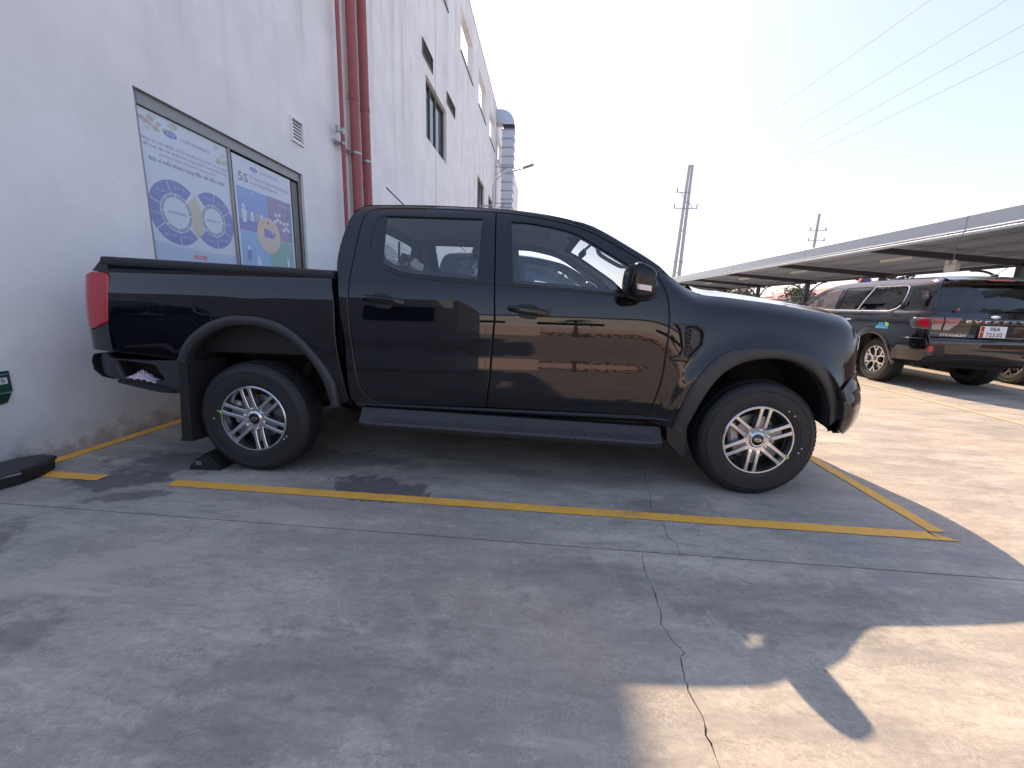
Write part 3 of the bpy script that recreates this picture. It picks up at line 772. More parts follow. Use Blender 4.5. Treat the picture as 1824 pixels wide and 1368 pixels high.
txt('SÀNG LỌC - SEIRI', 4.60, 2.32, .025, PB['white'], .24); txt('Phân loại vật dụng cần thiết và không cần thiết', 4.60, 2.28, .016, PB['white'], .38)
txt('SẮP XẾP - SEITON', 5.53, 2.30, .025, PB['white'], .22, 'RIGHT'); txt('SẠCH SẼ SĂN SÓC SẴN SÀNG', 5.53, 1.42, .022, PB['white'], .36, 'RIGHT')
for cy, cz, s in ((4.66, 2.10, 1), (4.69, 1.66, .9), (4.85, 1.56, .95), (5.42, 1.62, .6)):                 # little figures
    patch('figure_body', [(cy - .03 * s, cz - .11 * s), (cy + .03 * s, cz - .11 * s), (cy + .045 * s, cz + .03 * s), (cy - .04 * s, cz + .03 * s)], PB['white' if s != .9 else 'blue'], 2)
    patch('figure_head', ell(cy, cz + .06 * s, .025 * s, .03 * s, 10), PB['white'], 2)
for cy, cz in ((5.26, 2.12), (5.42, 2.04)):
    for dx, dz in ((-.035, .05), (.035, .06), (0, 0), (-.05, -.03), (.05, -.02)): patch('note_shape', [(cy + dx - .024, cz + dz - .02), (cy + dx + .024, cz + dz - .014), (cy + dx + .024, cz + dz + .024), (cy + dx - .024, cz + dz + .018)], PB['white'], 2)
for cy, w in ((4.79, .05), (4.87, .04), (4.95, .05)): patch('furniture_shape', [(cy - w / 2, 2.02), (cy + w / 2, 2.02), (cy + w / 2, 2.12), (cy - w / 2, 2.12)], PB['white' if w == .05 else 'gold'], 2)

# ---- green arrow sign on the wall at the left edge
t = thing('arrow_sign', 'small dark green down-arrow sign with white panel low on the wall', 'sign', (WX, 2.24, .45))
gm = plain('sign green', (.02, .075, .05), .35); gm2 = plain('sign dark green', (.012, .045, .03), .35)
def FS(y, z, h): return (h, y - 2.24, z - .45)
mb = MB(); mb.prism([(2.13, .52), (2.305, .52), (2.305, .655), (2.13, .655)], .001, .014, FS); mb.build('sign_board', gm, t)
mb = MB(); mb.prism([(2.14, .513), (2.30, .513), (2.27, .455), (2.20, .455 - .012)], .001, .012, FS); mb.build('arrow_tip', gm2, t)
mb = MB(); mb.prism([(2.14, .575), (2.288, .575), (2.288, .615), (2.14, .615)], .0142, .0155, FS); mb.build('white_panel', M['white'], t)
text_mesh('lettering', 'B', .04, lambda u, v, h: FS(2.255 + u, .582 + v, .0168), gm2, t)
mb = MB(); mb.prism([(2.14, .632), (2.3, .632), (2.3, .638), (2.14, .638)], .0142, .0155, FS); mb.build('stripe', M['fascia'], t)

# ---- pipes on the wall
PIPE_LBL = ('thin red pipe with a valve joint on the white wall, leftmost of three', 'middle thick red pipe running up the white wall', 'rightmost thick red pipe running up the white wall')
for (yy, rr, lb) in ((6.80, .032, PIPE_LBL[0]), (7.24, .078, PIPE_LBL[1]), (7.66, .078, PIPE_LBL[2])):
    t = thing('wall_pipe', lb, 'pipe', (WX, yy, 0), group='red pipes on the wall')
    xo = .11
    mb = MB(); mb.tube([(xo, 0, 0.0), (xo, 0, 3.0), (xo, 0, 6.0), (xo, 0, 10.8), (xo - .03, 0, 11.5), (-.05, 0, 11.7)], rr, 20); mb.build('pipe_run', M['pipe'], t)
    for zz in (3.55, 7.2):
        c = MB(); c.lathe([(rr + .001, -.018), (rr + .006, -.018), (rr + .006, .018), (rr + .001, .018)], 20, 'z', (xo, 0, zz)); c.build('clamp', M['steel'], t)
        b = MB(); b.box((xo / 2 - .012, -rr - .03 if rr < .05 else -.13, zz - .02), (xo - .028, .03, .04), bev=.004); b.build('bracket', M['steel'], t)
    c = MB(); c.lathe([(rr + .0005, -.045), (rr + .006, -.045), (rr + .006, .045), (rr + .0005, .045)], 20, 'z', (xo, 0, 3.72 if rr < .05 else 4.4)); c.build('coupling', M['pipe'] if rr > .05 else M['steel'], t)
    if rr < .05:
        v = MB(); v.tube([(xo, 0, 3.72), (xo, -.16, 3.70)], .02, 10); v.tube([(xo, -.16, 3.66), (xo, -.16, 3.75)], .03, 10); v.build('valve', M['steel'], t)
        v = MB(); v.box((xo - .05, .42, 3.55), (.03, 1.2, .035), bev=.003); v.build('strut', M['steel'], t)

# ---- galvanised duct climbing the wall
t = thing('air_duct', 'galvanised ribbed air duct rising up the wall with a curved top', 'duct', (WX + .72, 26.35, 0))
W2, D2 = .34, .34
mb = MB()
for k in range(24):
    z0 = .2 + k * .47
    if z0 > 11.0: break
    mb.box((0, 0, z0 + .225), (2 * W2, 2 * D2, .452), bev=.004)
mb.build('duct_run', M['galv'], t)
for k in range(24):
    z0 = .2 + k * .47
    if z0 > 11.1: break
    f = MB(); f.box((0, 0, z0), (2 * W2 + .07, 2 * D2 + .07, .035), bev=.004); f.build('flange', M['steel'], t)
zt = 11.3; rows = []
for i in range(13):
    a = R(90 * i / 12); ri, ro = .10, .10 + 2 * W2; cx = -W2 - .10
    p, q = (cx + ri * math.cos(a), zt + ri * math.sin(a)), (cx + ro * math.cos(a), zt + ro * math.sin(a))
    rows.append([(p[0], -D2, p[1]), (q[0], -D2, q[1]), (q[0], D2, q[1]), (p[0], D2, p[1]), (p[0], -D2, p[1])])
mb = MB(); mb.grid(rows, 0, True); mb.build('elbow', M['galv'], t, 30)
mb = MB(); mb.box((-W2 - .10 - .25, 0, zt + .10 + W2), (.50, 2 * D2 + .003, 2 * W2 + .003)); mb.build('duct_inlet', M['galv'], t)
for zz in (2.5, 5.0, 7.0, 9.0):
    b = MB(); b.tube([(-.72, -D2 - .03, zz), (W2, -D2 - .03, zz)], .022, 6); b.tube([(-.70, -D2 - .03, zz - .42), (-.05, -D2 - .03, zz)], .02, 6); b.build('wall_bracket', M['steel'], t)

# ---- gooseneck lamp
t = thing('wall_lamp', 'gooseneck street lamp arm fixed to the white wall', 'lamp', (WX, 20.4, 5.0))
pts = cr([(.06, 0, .6), (.62, 0, .7), (.66, 0, 1.1), (.68, 0, 1.5), (.86, 0, 1.83), (1.25, 0, 2.08), (1.75, 0, 2.2), (2.05, 0, 2.27)], 6)
mb = MB(); mb.tube(pts, .035, 10); mb.build('lamp_arm', M['galv'], t)
mb = MB(); mb.box((2.27, 0, 2.36), (.52, .2, .09), rot=Matrix.Rotation(R(-17), 3, 'Y'), bev=.03); mb.build('lamp_head', M['alu'], t)
mb = MB(); mb.box((.03, 0, .6), (.06, .12, .25), bev=.008); mb.build('wall_plate', M['steel'], t)

# ================================================================== PICKUP TRUCK
TH = R(2.2)
truck = thing('pickup_truck', 'near glossy black crew-cab pickup parked side-on in the yellow bay', 'pickup truck', (.0045, 3.378, 0), TH)

zt_pts = [(2.56, 1.395), (2.623, 1.372), (2.70, 1.33), (2.777, 1.288), (2.853, 1.262), (3.0, 1.248), (3.183, 1.23), (3.366, 1.21), (3.513, 1.190), (3.66, 1.168), (3.756, 1.152), (3.802, 1.138), (3.83, 1.118), (3.865, 1.082)]
ztop = hermite([p[0] for p in zt_pts], [p[1] for p in zt_pts])
cabp = slope_prof([.40, .46, .50, .55, .62, .68, .74, .78, .81, .85, .90, .97, 1.03, 1.10, 1.2, 1.26, 1.32, 1.5, 1.65, 1.72, 1.76, 1.80, 1.84],
                  [.6, .5, .35, .18, .06, 0, -.04, -.078, -.085, -.03, .005, -.018, -.045, -.085, -.16, -.28, -.42, -.47, -.52, -.66, -1.0, -1.7, -2.2], 1.0, .925)
bedp = slope_prof([.40, .6, .75, .88, 1.0, 1.1, 1.2, 1.26, 1.29, 1.33, 1.42], [.16, .10, .05, .0, -.04, -.10, -.17, -.20, -.10, .03, .05], 1.0, .930)
fenp = hermite([-1.0, -.75, -.55, -.42, -.32, -.24, -.17, -.12, -.085, -.055, -.028, 0, .03], [-.05, -.016, 0, -.008, -.018, -.028, -.040, -.052, -.065, -.083, -.110, -.150, -.20])
falf = hermite([2.0, 3.3, 3.5, 3.62, 3.70, 3.76, 3.82, 3.87, 3.91], [0, 0, -.005, -.014, -.027, -.043, -.072, -.115, -.185])
falr = hermite([-1.11, -1.085, -1.06, -1.03, -.98, -.90, -.75, 0], [-.14, -.075, -.042, -.022, -.009, -.002, 0, 0])
def arch(x, z, cx, cz, Rr, amt):
    d = np.hypot(x - cx, z - cz); return amt * np.exp(-np.clip((d - Rr) / .06, 0, 9) ** 2)
def sst(t): t = np.clip(t, 0, 1); return t * t * (3 - 2 * t)
def w_cabf(x, z):
    a = cabp(z); b = .945 + fenp(z - ztop(x)) + falf(x)
    k = sst((x - 2.42) / .42)
    # lower door swage fades towards the front wheel
    return a * (1 - k) + b * k + arch(x, z, 3.24, .42, .53, .02)
def w_bed(x, z): return bedp(z) + falr(x) + arch(x, z, .06, .47, .57, .004)
def Fs(wf, s, d=0.0):
    return lambda u, v: np.stack([u, s * (wf(u, v) + d), v], -1)

# --- outlines (x forward from the rear axle, z up)
rd_rear = cr([(.722, 1.717), (.706, 1.66), (.696, 1.58), (.689, 1.48), (.684, 1.36), (.681, 1.29), (.677, 1.20), (.680, 1.09), (.686, 1.0), (.692, .927), (.707, .793), (.733, .646), (.778, .563), (.837, .525), (.891, .513)], 4)
rd_top = cr([(.722, 1.717), (.764, 1.742), (.824, 1.751), (1.005, 1.757), (1.246, 1.755), (1.560, 1.741)], 4)
rd_front = [(1.560, 1.741), (1.570, 1.50), (1.580, 1.28), (1.586, 1.07), (1.575, .90), (1.566, .725), (1.556, .618), (1.545, .515)]
G = .0032
rear_door = rd_rear[::-1][:-1] + rd_top[:-1] + [(x - G, z) for x, z in rd_front]
fd_top = cr([(1.566, 1.741), (1.70, 1.728), (1.863, 1.705), (2.02, 1.672), (2.12, 1.640), (2.25, 1.580), (2.38, 1.505), (2.50, 1.432), (2.556, 1.372)], 5)
fd_front = cr([(2.556, 1.372), (2.59, 1.312), (2.618, 1.242), (2.633, 1.155), (2.637, 1.06), (2.635, .95), (2.620, .745), (2.598, .625), (2.577, .546), (2.548, .503)], 4)
front_door = [(x + G, z) for x, z in rd_front[::-1]] + fd_top[1:-1] + fd_front[:-1] + [(2.548, .503)]
rwin = [(1.480, 1.700), (1.477, 1.307)] + cr([(1.477, 1.307), (1.19, 1.321), (1.061, 1.334), (.960, 1.354), (.888, 1.386), (.800, 1.432), (.776, 1.52), (.783, 1.62), (.806, 1.69), (.845, 1.707)], 4)[1:]
fwin = cr([(1.655, 1.686), (1.77, 1.681), (1.896, 1.662), (2.02, 1.633), (2.113, 1.594), (2.236, 1.522), (2.326, 1.469), (2.42, 1.412), (2.49, 1.36), (2.515, 1.30), (2.50, 1.238)], 4) + [(2.386, 1.246), (1.998, 1.272), (1.688, 1.29)]
def inset(poly, d):
    P = np.array(poly)
    if area2(poly) < 0: P = P[::-1]
    t = np.roll(P, -1, 0) - np.roll(P, 1, 0); t /= np.linalg.norm(t, axis=1)[:, None] + 1e-9
    return [tuple(p) for p in P + np.c_[-t[:, 1], t[:, 0]] * d]
cab_rear = cr([(.699, .505), (.668, .552), (.656, .69), (.645, .925), (.627, 1.04), (.614, 1.20), (.606, 1.286), (.588, 1.36), (.582, 1.436), (.589, 1.531), (.607, 1.634), (.621, 1.684), (.645, 1.728), (.68, 1.760), (.75, 1.776)], 4)
roof_rail = cr([(.75, 1.776), (1.04, 1.782), (1.29, 1.779), (1.61, 1.764), (1.863, 1.734), (2.02, 1.703), (2.122, 1.675), (2.253, 1.614), (2.386, 1.540), (2.521, 1.463), (2.585, 1.427)], 5)
cab_outer = cab_rear[:-1] + roof_rail + [(2.60, 1.405), (2.563, 1.372)] + [(x + .004, z) for x, z in fd_front[1:]] + [(2.56, .46), (1.6, .482), (.73, .50)]
door_hole = lambda p: inset(p, -.0035)
# one aperture for both doors
both = rd_rear[::-1][:-1] + rd_top + fd_top[1:] + fd_front[1:]
fend_rear = [(x + .007, z) for x, z in fd_front]
f_arch_out = cr([(2.716, .43), (2.759, .597), (2.807, .731), (2.891, .849), (2.992, .924), (3.117, .955), (3.253, .960), (3.390, .948), (3.498, .907), (3.605, .833), (3.684, .737), (3.732, .638), (3.752, .53)], 5)
f_arch_in = cr([(2.795, .40), (2.817, .483), (2.865, .626), (2.922, .730), (2.989, .805), (3.091, .865), (3.223, .892), (3.360, .886), (3.483, .837), (3.585, .756), (3.648, .666), (3.681, .580), (3.697, .47)], 5)
k_hi = [p for p in f_arch_out if p[0] < 3.70]
fend_top = [(float(x), float(ztop(x))) for x in np.linspace(2.60, 3.842, 40)]
fender = [(2.575, 1.395)] + [(x, z) for x, z in fend_rear[1:]] + [(2.56, .452), (2.712, .428)] + k_hi[1:] + [(3.705, .735), (3.79, .79), (3.845, .83)] + cr([(3.852, .86), (3.860, .95), (3.858, 1.03), (3.85, 1.085)], 4) + fend_top[::-1]
r_arch_out = cr([(-.452, .752), (-.396, .854), (-.324, .927), (-.212, 1.0), (-.084, 1.043), (.009, 1.048), (.130, 1.04), (.249, 1.005), (.375, .92), (.47, .813), (.545, .704), (.581, .613), (.602, .50)], 5)
r_arch_in = cr([(-.392, .735), (-.382, .774), (-.302, .868), (-.212, .931), (-.104, .974), (.01, .988), (.151, .973), (.269, .927), (.375, .841), (.45, .743), (.505, .632), (.539, .509), (.542, .47)], 5)
bed_front = cr([(.567, 1.33), (.570, 1.25), (.586, 1.142), (.593, .895), (.62, .692), (.651, .52)], 4)
bed_out = [(-.90, 1.373)] + bed_front + [(.60, .50)] + r_arch_out[::-1][1:] + [(-.60, .766), (-.80, .784), (-1.045, .797)] + cr([(-1.045, .797), (-1.055, .86), (-1.046, .93), (-.985, .932), (-.884, .980)], 4)[1:] + cr([(-.884, .980), (-.874, 1.12), (-.865, 1.262)], 3)[1:] + [(-.883, 1.288), (-.99, 1.297), (-.913, 1.365)]

doors = {}
for s in (-1, 1):
    ref = (0, s, 0)
    cs = panel('cab_side', cab_outer, Fs(w_cabf, s), ref, M['paint'], truck, holes=[door_hole(both)], h=.028, edge=.004, depth=.03)
    rdo = panel('rear_door', rear_door, Fs(w_cabf, s), ref, M['paint'], truck, holes=[rwin], h=.026, edge=.0045, depth=.025)
    fdo = panel('front_door', front_door, Fs(w_cabf, s), ref, M['paint'], truck, holes=[fwin], h=.026, edge=.0045, depth=.025)
    doors[s] = (rdo, fdo)
    # dark jamb behind the shut lines
    panel('door_jamb', inset(both, -.02), Fs(w_cabf, s, -.030), ref, M['liner'], truck, holes=[inset(rwin, -.02), inset(fwin, -.02)], h=.05, edge=.002, depth=.005)
    # inner trim
    panel('door_trim', inset(rear_door, .02), Fs(w_cabf, s, -.085), (0, -s, 0), M['trim_in'], rdo, holes=[inset(rwin, .01)], h=.05, edge=.006, depth=.05)
    panel('door_trim', inset(front_door, .02), Fs(w_cabf, s, -.085), (0, -s, 0), M['trim_in'], fdo, holes=[inset(fwin, .01)], h=.05, edge=.006, depth=.05)
    panel('window_pane', inset(rwin, .002), Fs(w_cabf, s, -.010), ref, M['glass'], rdo, h=.05, edge=.001, depth=.002)
    panel('window_pane', inset(fwin, .002), Fs(w_cabf, s, -.010), ref, M['glass'], fdo, h=.05, edge=.001, depth=.002)
    # rear quarter blank (gloss black) and rubber seals
    quarter = [p for p in rwin if p[0] < .875]
    q2 = cr([(.858, 1.706), (.806, 1.688), (.783, 1.62), (.776, 1.52), (.800, 1.434), (.872, 1.394)], 4)
    panel('quarter_blank', q2, Fs(w_cabf, s, -.004), ref, M['paint'], rdo, h=.04, edge=.003, depth=.01)
    for poly, par in ((rwin, rdo), (fwin, fdo)):
        ring_o = np.array(resample(inset(poly, -.006), .04)); 
        panel('window_seal', inset(poly, -.0035), Fs(w_cabf, s, .0006), ref, M['gloss_bk'], par, holes=[inset(poly, .005)], h=.05, edge=.0015, depth=.012)
    panel('belt_strip', [(.90, 1.352)] + cr([(.90, 1.352), (.97, 1.325), (1.07, 1.308), (1.2, 1.298), (1.572, 1.281)], 4)[1:] + cr([(1.572, 1.294), (1.2, 1.312), (1.07, 1.322), (.97, 1.34), (.90, 1.366)], 4), Fs(w_cabf, s, .003), ref, M['plastic_dk'], rdo, h=.05, edge=.002, depth=.01)
    panel('belt_strip', cr([(1.594, 1.279), (2.0, 1.256), (2.386, 1.229), (2.52, 1.221)], 5) + cr([(2.52, 1.236), (2.386, 1.245), (2.0, 1.270), (1.594, 1.293)], 5), Fs(w_cabf, s, .003), ref, M['plastic_dk'], fdo, h=.05, edge=.002, depth=.01)
    fe = panel('front_fender', fender, Fs(w_cabf, s), ref, M['paint'], truck, h=.022, edge=.004, depth=.03)
    panel('bed_side', bed_out, Fs(w_bed, s), ref, M['paint'], truck, h=.026, edge=.005, depth=.03)
    # wheel arch trims
    for nm, ao, ai, wf in (('front', f_arch_out, f_arch_in, w_cabf), ('rear', r_arch_out, r_arch_in, w_bed)):
        N = 64; o_ = np.array(resample_n(ao, N)); i_ = np.array(resample_n(ai, N)); rows = []
        mid = o_ * .55 + i_ * .45
        for k in range(N):
            o, i = o_[k], i_[k]; wb = float(wf(o[0], o[1])); wm = max(wb + .014, .948)
            fx = .0
            if nm == 'front' and o[0] > 3.5: wm = wm - .55 * (o[0] - 3.5) ** 1.6 * 1.0
            a = o + (i - o) * .04; b = o + (i - o) * .14; c = o + (i - o) * .86; d = i
            rows.append([(o[0], s * (wb - .012), o[1]), (o[0], s * (wb + .004), o[1]), (b[0], s * (wm - .002), b[1]), (mid[k][0], s * (wm + .004), mid[k][1]), (c[0], s * (wm + .001), c[1]), (d[0], s * (wm - .008), d[1]), (d[0], s * (wm - .07), d[1])])
        strip_mesh('wheel_arch_trim', rows, M['plastic'], truck, True, 50)
    # wheel well liners
    for ai, cx in ((f_arch_in, 3.27), (r_arch_in, .0)):
        rows = [[(p[0], s * .90, p[1]), (p[0], s * .86, p[1] + .012), (p[0], s * .62, p[1] + .015), (p[0], s * .50, p[1] + .01)] for p in ai]
        mbx = MB(); mbx.grid(rows, 0, True)
        Pn = [(p[0], s * .50, p[1] + .01) for p in ai]; mbx.add(Pn, [tuple(range(len(Pn)))])
        mbx.build('wheel_liner', M['liner'], truck)

# --- rocker sill under the doors
for s in (-1, 1):
    rows = []
    for x in np.linspace(.70, 2.70, 24):
        z = .508 - .02 * (x - .7) / 1.9
        w = float(w_cabf(x, .52))
        rows.append([(x, s * (w - .008), z + .004), (x, s * (w + .000), z - .006), (x, s * (w - .006), z - .018), (x, s * (w - .035), z - .035), (x, s * (w - .12), z - .045)])
    strip_mesh('rocker_sill', rows, M['gloss_bk'], truck)

# --- roof
def roofF(u, v):
    zr = np.interp(u, [p[0] for p in roof_rail], [p[1] for p in roof_rail])
    zr = np.where(u < .75, np.interp(u, [.63, .66, .70, .75], [1.715, 1.745, 1.767, 1.776]), zr)
    we = cabp(zr) - .0
    c = 1 - np.abs(v) ** 2.6
    return np.stack([u, v * we, zr + .004 + .062 * c * sst((u - .60) / .22) * (1 - .35 * sst((u - 1.7) / .4)), 0 * 0 + 0 * u], -1)[..., :3] if False else np.stack([u, v * we, zr + .003 + .062 * c * sst((u - .58) / .25) * (1 - .30 * sst((u - 1.75) / .35))], -1)
us = np.linspace(.632, 2.06, 44); vs = np.linspace(-1, 1, 29)
rows = [[tuple(roofF(np.array(u), np.array(v))) for v in vs] for u in us]
strip_mesh('roof', rows, M['paint'], truck, True, 60)
rows2 = [[(p[0] + .03, p[1] * .97, p[2] - .035) for p in r_] for r_ in rows]
strip_mesh('headliner', rows2, M['headliner'], truck)
# windshield (bottom at the cowl, top under the roof edge), A-pillars seen from outside are the cab sides
wrows = []
for i in range(15):
    t_ = i / 14; rr = []
    for j in range(25):
        v = -1 + 2 * j / 24
        xe = 2.06 + (2.80 - 2.06) * t_; ze = float(np.interp(xe, [p[0] for p in roof_rail] + [2.70, 2.80], [p[1] for p in roof_rail] + [1.335, 1.275])) - .010 * t_
        we = float(cabp(min(ze, 1.78))) - .022 * min(1, t_ * 5) - .02 * t_ - .05 * max(0, (t_ - .7) / .3)
        bow = (1 - v * v)
        rr.append((xe + bow * .165 * t_, v * we, ze - .004 * t_ + (1 - t_) * (.003 + .0434 * (1 - abs(v) ** 2.6)) - bow * .02 * t_ + .012 * math.sin(math.pi * t_) * (1 - v ** 8)))
    wrows.append(rr)
ws = strip_mesh('windshield', wrows, M['glass'], truck)
strip_mesh('sun_block_band', [[(p[0] - .004, p[1] * .995, p[2] - .006) for p in wrows[i]] for i in (0, 1, 2)], M['plastic_dk'], ws)  # opaque band added to block sun passing through the screen top
for sgn in (-1, 1):        # painted A-pillar caps
    pr_ = []
    for rr in wrows[:13]:
        p = Vector(rr[0] if sgn < 0 else rr[-1]); q = Vector(rr[1] if sgn < 0 else rr[-2])
        zz = p.z; tt = (p.x - 2.06) / .74; k1 = min(1, tt * 6) * (1 - min(1, max(0, (tt - .60) / .255)))
        pr_.append([(p.x - .004, p.y + sgn * (.008 + .022 * k1), zz - .010), (p.x + .006 * k1, p.y + sgn * .016 * k1, zz + .009 * k1), (p.x + .012 * k1, p.y, zz + .009 * k1), tuple(q.lerp(p, .35) + Vector((0, 0, .004)))])
    strip_mesh('a_pillar', pr_, M['paint'], truck)
    strip_mesh('pillar_trim', [[(a[0][0] - .03, a[0][1] - sgn * .02, a[0][2] - .035), (a[2][0] - .035, a[2][1] - sgn * .02, a[2][2] - .035), (a[3][0] - .02, a[3][1] - sgn * .045, a[3][2] - .02)] for a in pr_], M['headliner'], truck)
mb = MB(); mb.grid([[(p[0] - .02, p[1] * .84, p[2] - .018 - .03 * q) for p in wrows[-1]] for q in (0, 1)] ); mb.build('cowl', M['plastic_dk'], truck)
for sgn in (-1, 1):        # paint between the screen edge and the top of the wing
    rows = []
    for x in np.linspace(2.47, 2.85, 14):
        t_ = min(1, (x - 2.06) / .74); i_ = min(13, int(t_ * 14)); f_ = t_ * 14 - i_
        a_ = Vector(wrows[i_][0]).lerp(Vector(wrows[i_ + 1][0]), f_); zf = float(ztop(x)) if x > 2.56 else float(np.interp(x, [p[0] for p in roof_rail], [p[1] for p in roof_rail]))
        wf_ = float(w_cabf(x, zf))
        rows.append([(x, sgn * (wf_ + .001), zf - .006), (x, sgn * (wf_ - .012), zf + .002), (x, sgn * (wf_ * .5 + abs(a_.y) * .5), (zf + a_.z) / 2 + .004), (x, sgn * (abs(a_.y) - .03), a_.z + .003)])
    strip_mesh('wing_top', rows, M['paint'], truck)
# cab back wall with window
bwf = lambda u, v: np.stack([np.interp(v, [.5, 1.0, 1.286, 1.436, 1.60, 1.70, 1.76], [.70, .66, .632, .612, .632, .655, .70]) - .02 * (1 - np.minimum(1, (u / .8) ** 2)), u, v], -1)
bw = [(-.80, .55), (.80, .55), (.86, 1.0), (.85, 1.25), (.76, 1.5), (.685, 1.69), (.60, 1.755), (-.60, 1.755), (-.685, 1.69), (-.76, 1.5), (-.85, 1.25), (-.86, 1.0)]
bwin = cr([(-.62, 1.345), (0, 1.335), (.62, 1.345), (.655, 1.40), (.61, 1.62), (.56, 1.665), (0, 1.68), (-.56, 1.665), (-.61, 1.62), (-.655, 1.40)], 4, True)
panel('cab_back', bw, bwf, (-1, 0, 0), M['paint'], truck, holes=[bwin], h=.05)
panel('cab_back_trim', inset(bw, .03), lambda u, v: bwf(u, v) + np.array([.05, 0, 0]), (1, 0, 0), M['trim_in'], truck, holes=[bwin], h=.06)
rw = panel('rear_window', inset(bwin, .002), lambda u, v: bwf(u, v) + np.array([.008, 0, 0]), (-1, 0, 0), M['glass'], truck, h=.06, edge=.001, depth=.003)
for k in range(9):
    zz = 1.375 + k * .031
    mb = MB(); mb.tube([(float(bwf(np.array(u), np.array(zz))[0]) + .011, u, zz) for u in np.linspace(-.58, .58, 9)], .0011, 4, caps=False); mb.build('heating_wire', M['plastic_dk'], rw)
for yy in (-.22, .22):
    mb = MB(); mb.box((.640, yy, 1.505), (.012, .022, .32), rot=Matrix.Rotation(R(2), 3, 'Y')); mb.build('window_mullion', M['plastic_dk'], rw)

# --- hood and nose
PL = cr([(3.725, .845), (3.79, .822), (3.848, .783), (3.892, .722), (3.930, .63), (3.967, .49), (3.995, .3), (4.005, 0)], 6)
def plan(t):               # t in [-1,1] across the nose
    a = abs(t); n = len(PL) - 1; k = (1 - a) * n; i = min(int(k), n - 1); f = k - i
    x = PL[i][0] * (1 - f) + PL[i + 1][0] * f; w = PL[i][1] * (1 - f) + PL[i + 1][1] * f
    def nv(q):
        j0, j1 = max(0, q - 3), min(n, q + 3); e_ = Vector((-(PL[j1][1] - PL[j0][1]), PL[j1][0] - PL[j0][0])); e_.normalize(); return e_
    d = nv(i).lerp(nv(i + 1), f); d.normalize()
    nx, nw = d.x, d.y
    return x, math.copysign(w, t), nx, math.copysign(abs(nw), t)
hrows = []
us_ = np.linspace(0, 1, 40)
for u in us_:
    rr = []
    xe = 2.80 + (3.835 - 2.80) * u
    ze = float(ztop(xe)); we = float(w_cabf(xe, ze)) - .002
    for j in range(33):
        v = -1 + 2 * j / 32; a = abs(v)
        fwd = (3.80 - xe) * 0 + (1 - a * a) * (.14 + (.05) * u)
        crown = .045 * (1 - a ** 3) * (1 - .25 * u) - .020 * (1 - sst((a - .05) / .5)) * 0
        bulge = .014 * sst((a - .40) / .10) * (1 - sst((a - .62) / .2)) * (1 - u * .5)
        nose = -.035 * sst((u - .90) / .10)
        rr.append((xe + fwd, v * we, ze + .001 + crown + bulge + nose * (1 - a ** 2)))
    hrows.append(rr)
strip_mesh('hood', hrows, M['paint'], truck, True, 60)
def noseloft(name, t0, t1, prof, mat, n=40, parent=truck):
    """prof: (z, outward offset) rows"""
    rows = []
    for i in range(n + 1):
        t = t0 + (t1 - t0) * i / n; x, w, nx, nw = plan(t)
        rows.append([(x + nx * o, w + nw * o, z) for z, o in prof])
    return strip_mesh(name, rows, mat, parent, True, 45)
bofs = hermite([.38, .425, .48, .54, .60, .655, .68, .705, .735, .775, .82, .86], [-.05, -.006, .030, .050, .058, .052, .044, .044, .030, .010, .0, 0])
for s in (-1, 1):
    bside = [p for p in f_arch_out if p[0] > 3.702][::1] + [(3.748, .47), (3.80, .425), (3.90, .425), (3.93, .48), (3.945, .60), (3.94, .70), (3.905, .77), (3.862, .822), (3.79, .783)]
    panel('bumper_corner', bside, lambda u, v, s=s: np.stack([u, s * (w_cabf(u - .85 * bofs(v) * sst((u - 3.72) / .1), v)), v], -1), (0, s, 0), M['paint'], truck, h=.02, edge=.004, depth=.03)
gr = noseloft('grille', -.55, .55, [(.70, -.02), (.74, -.012), (1.02, -.012), (1.06, -.02)], M['plastic_dk'])
for zz, th_ in ((1.015, .026), (.93, .045), (.86, .03), (.79, .026)):
    noseloft('grille_bar', -.53, .53, [(zz - th_ / 2, -.012), (zz - th_ / 2 + .004, .010), (zz + th_ / 2 - .004, .010), (zz + th_ / 2, -.012)], M['alloy_dk'] if th_ > .04 else M['gloss_bk'], 30, gr)
mb = MB(); x0 = plan(0)[0] + .014
mb.lathe([(0.0001, .008), (.03, .008), (.05, .004), (.052, 0)], 28, 'x', (0, 0, 0)); em = mb.build('emblem', M['gloss_bk'], gr); em.location = (x0, 0, .93); em.scale = (1, 2.1, .85)
noseloft('front_bumper', -.76, .76, [(.40, -.06), (.425, -.012), (.48, .030), (.54, .052), (.60, .060), (.655, .054), (.68, .047), (.705, .045), (.735, .032), (.775, .010), (.82, -.004), (.84, -.02)], M['paint'], 60)
noseloft('lower_intake', -.5, .5, [(.50, .058), (.53, .066), (.62, .068), (.65, .060)], M['plastic_dk'])
noseloft('skid_plate', -.62, .62, [(.385, -.03), (.40, .03), (.45, .045), (.475, .035)], M['alloy_dk'])
for s in (-1, 1):
    h_ = noseloft('headlight', s * .53, s * .84, [(.815, -.02), (.83, .006), (.90, .014), (.99, .012), (1.045, .0), (1.068, -.02)], M['clear_lens'], 22)
    noseloft('running_light', s * .58, s * .735, [(.832, .010), (.838, .018), (.850, .018), (.856, .010)], M['white'], 16, h_)
    noseloft('running_light', s * .70, s * .735, [(.84, .012), (.85, .019), (1.03, .015), (1.04, .004)], M['white'], 4, h_)
    noseloft('projector_housing', s * .56, s * .63, [(.875, .012), (.885, .0165), (.985, .015), (1.0, .010)], M['gloss_bk'], 12, h_)

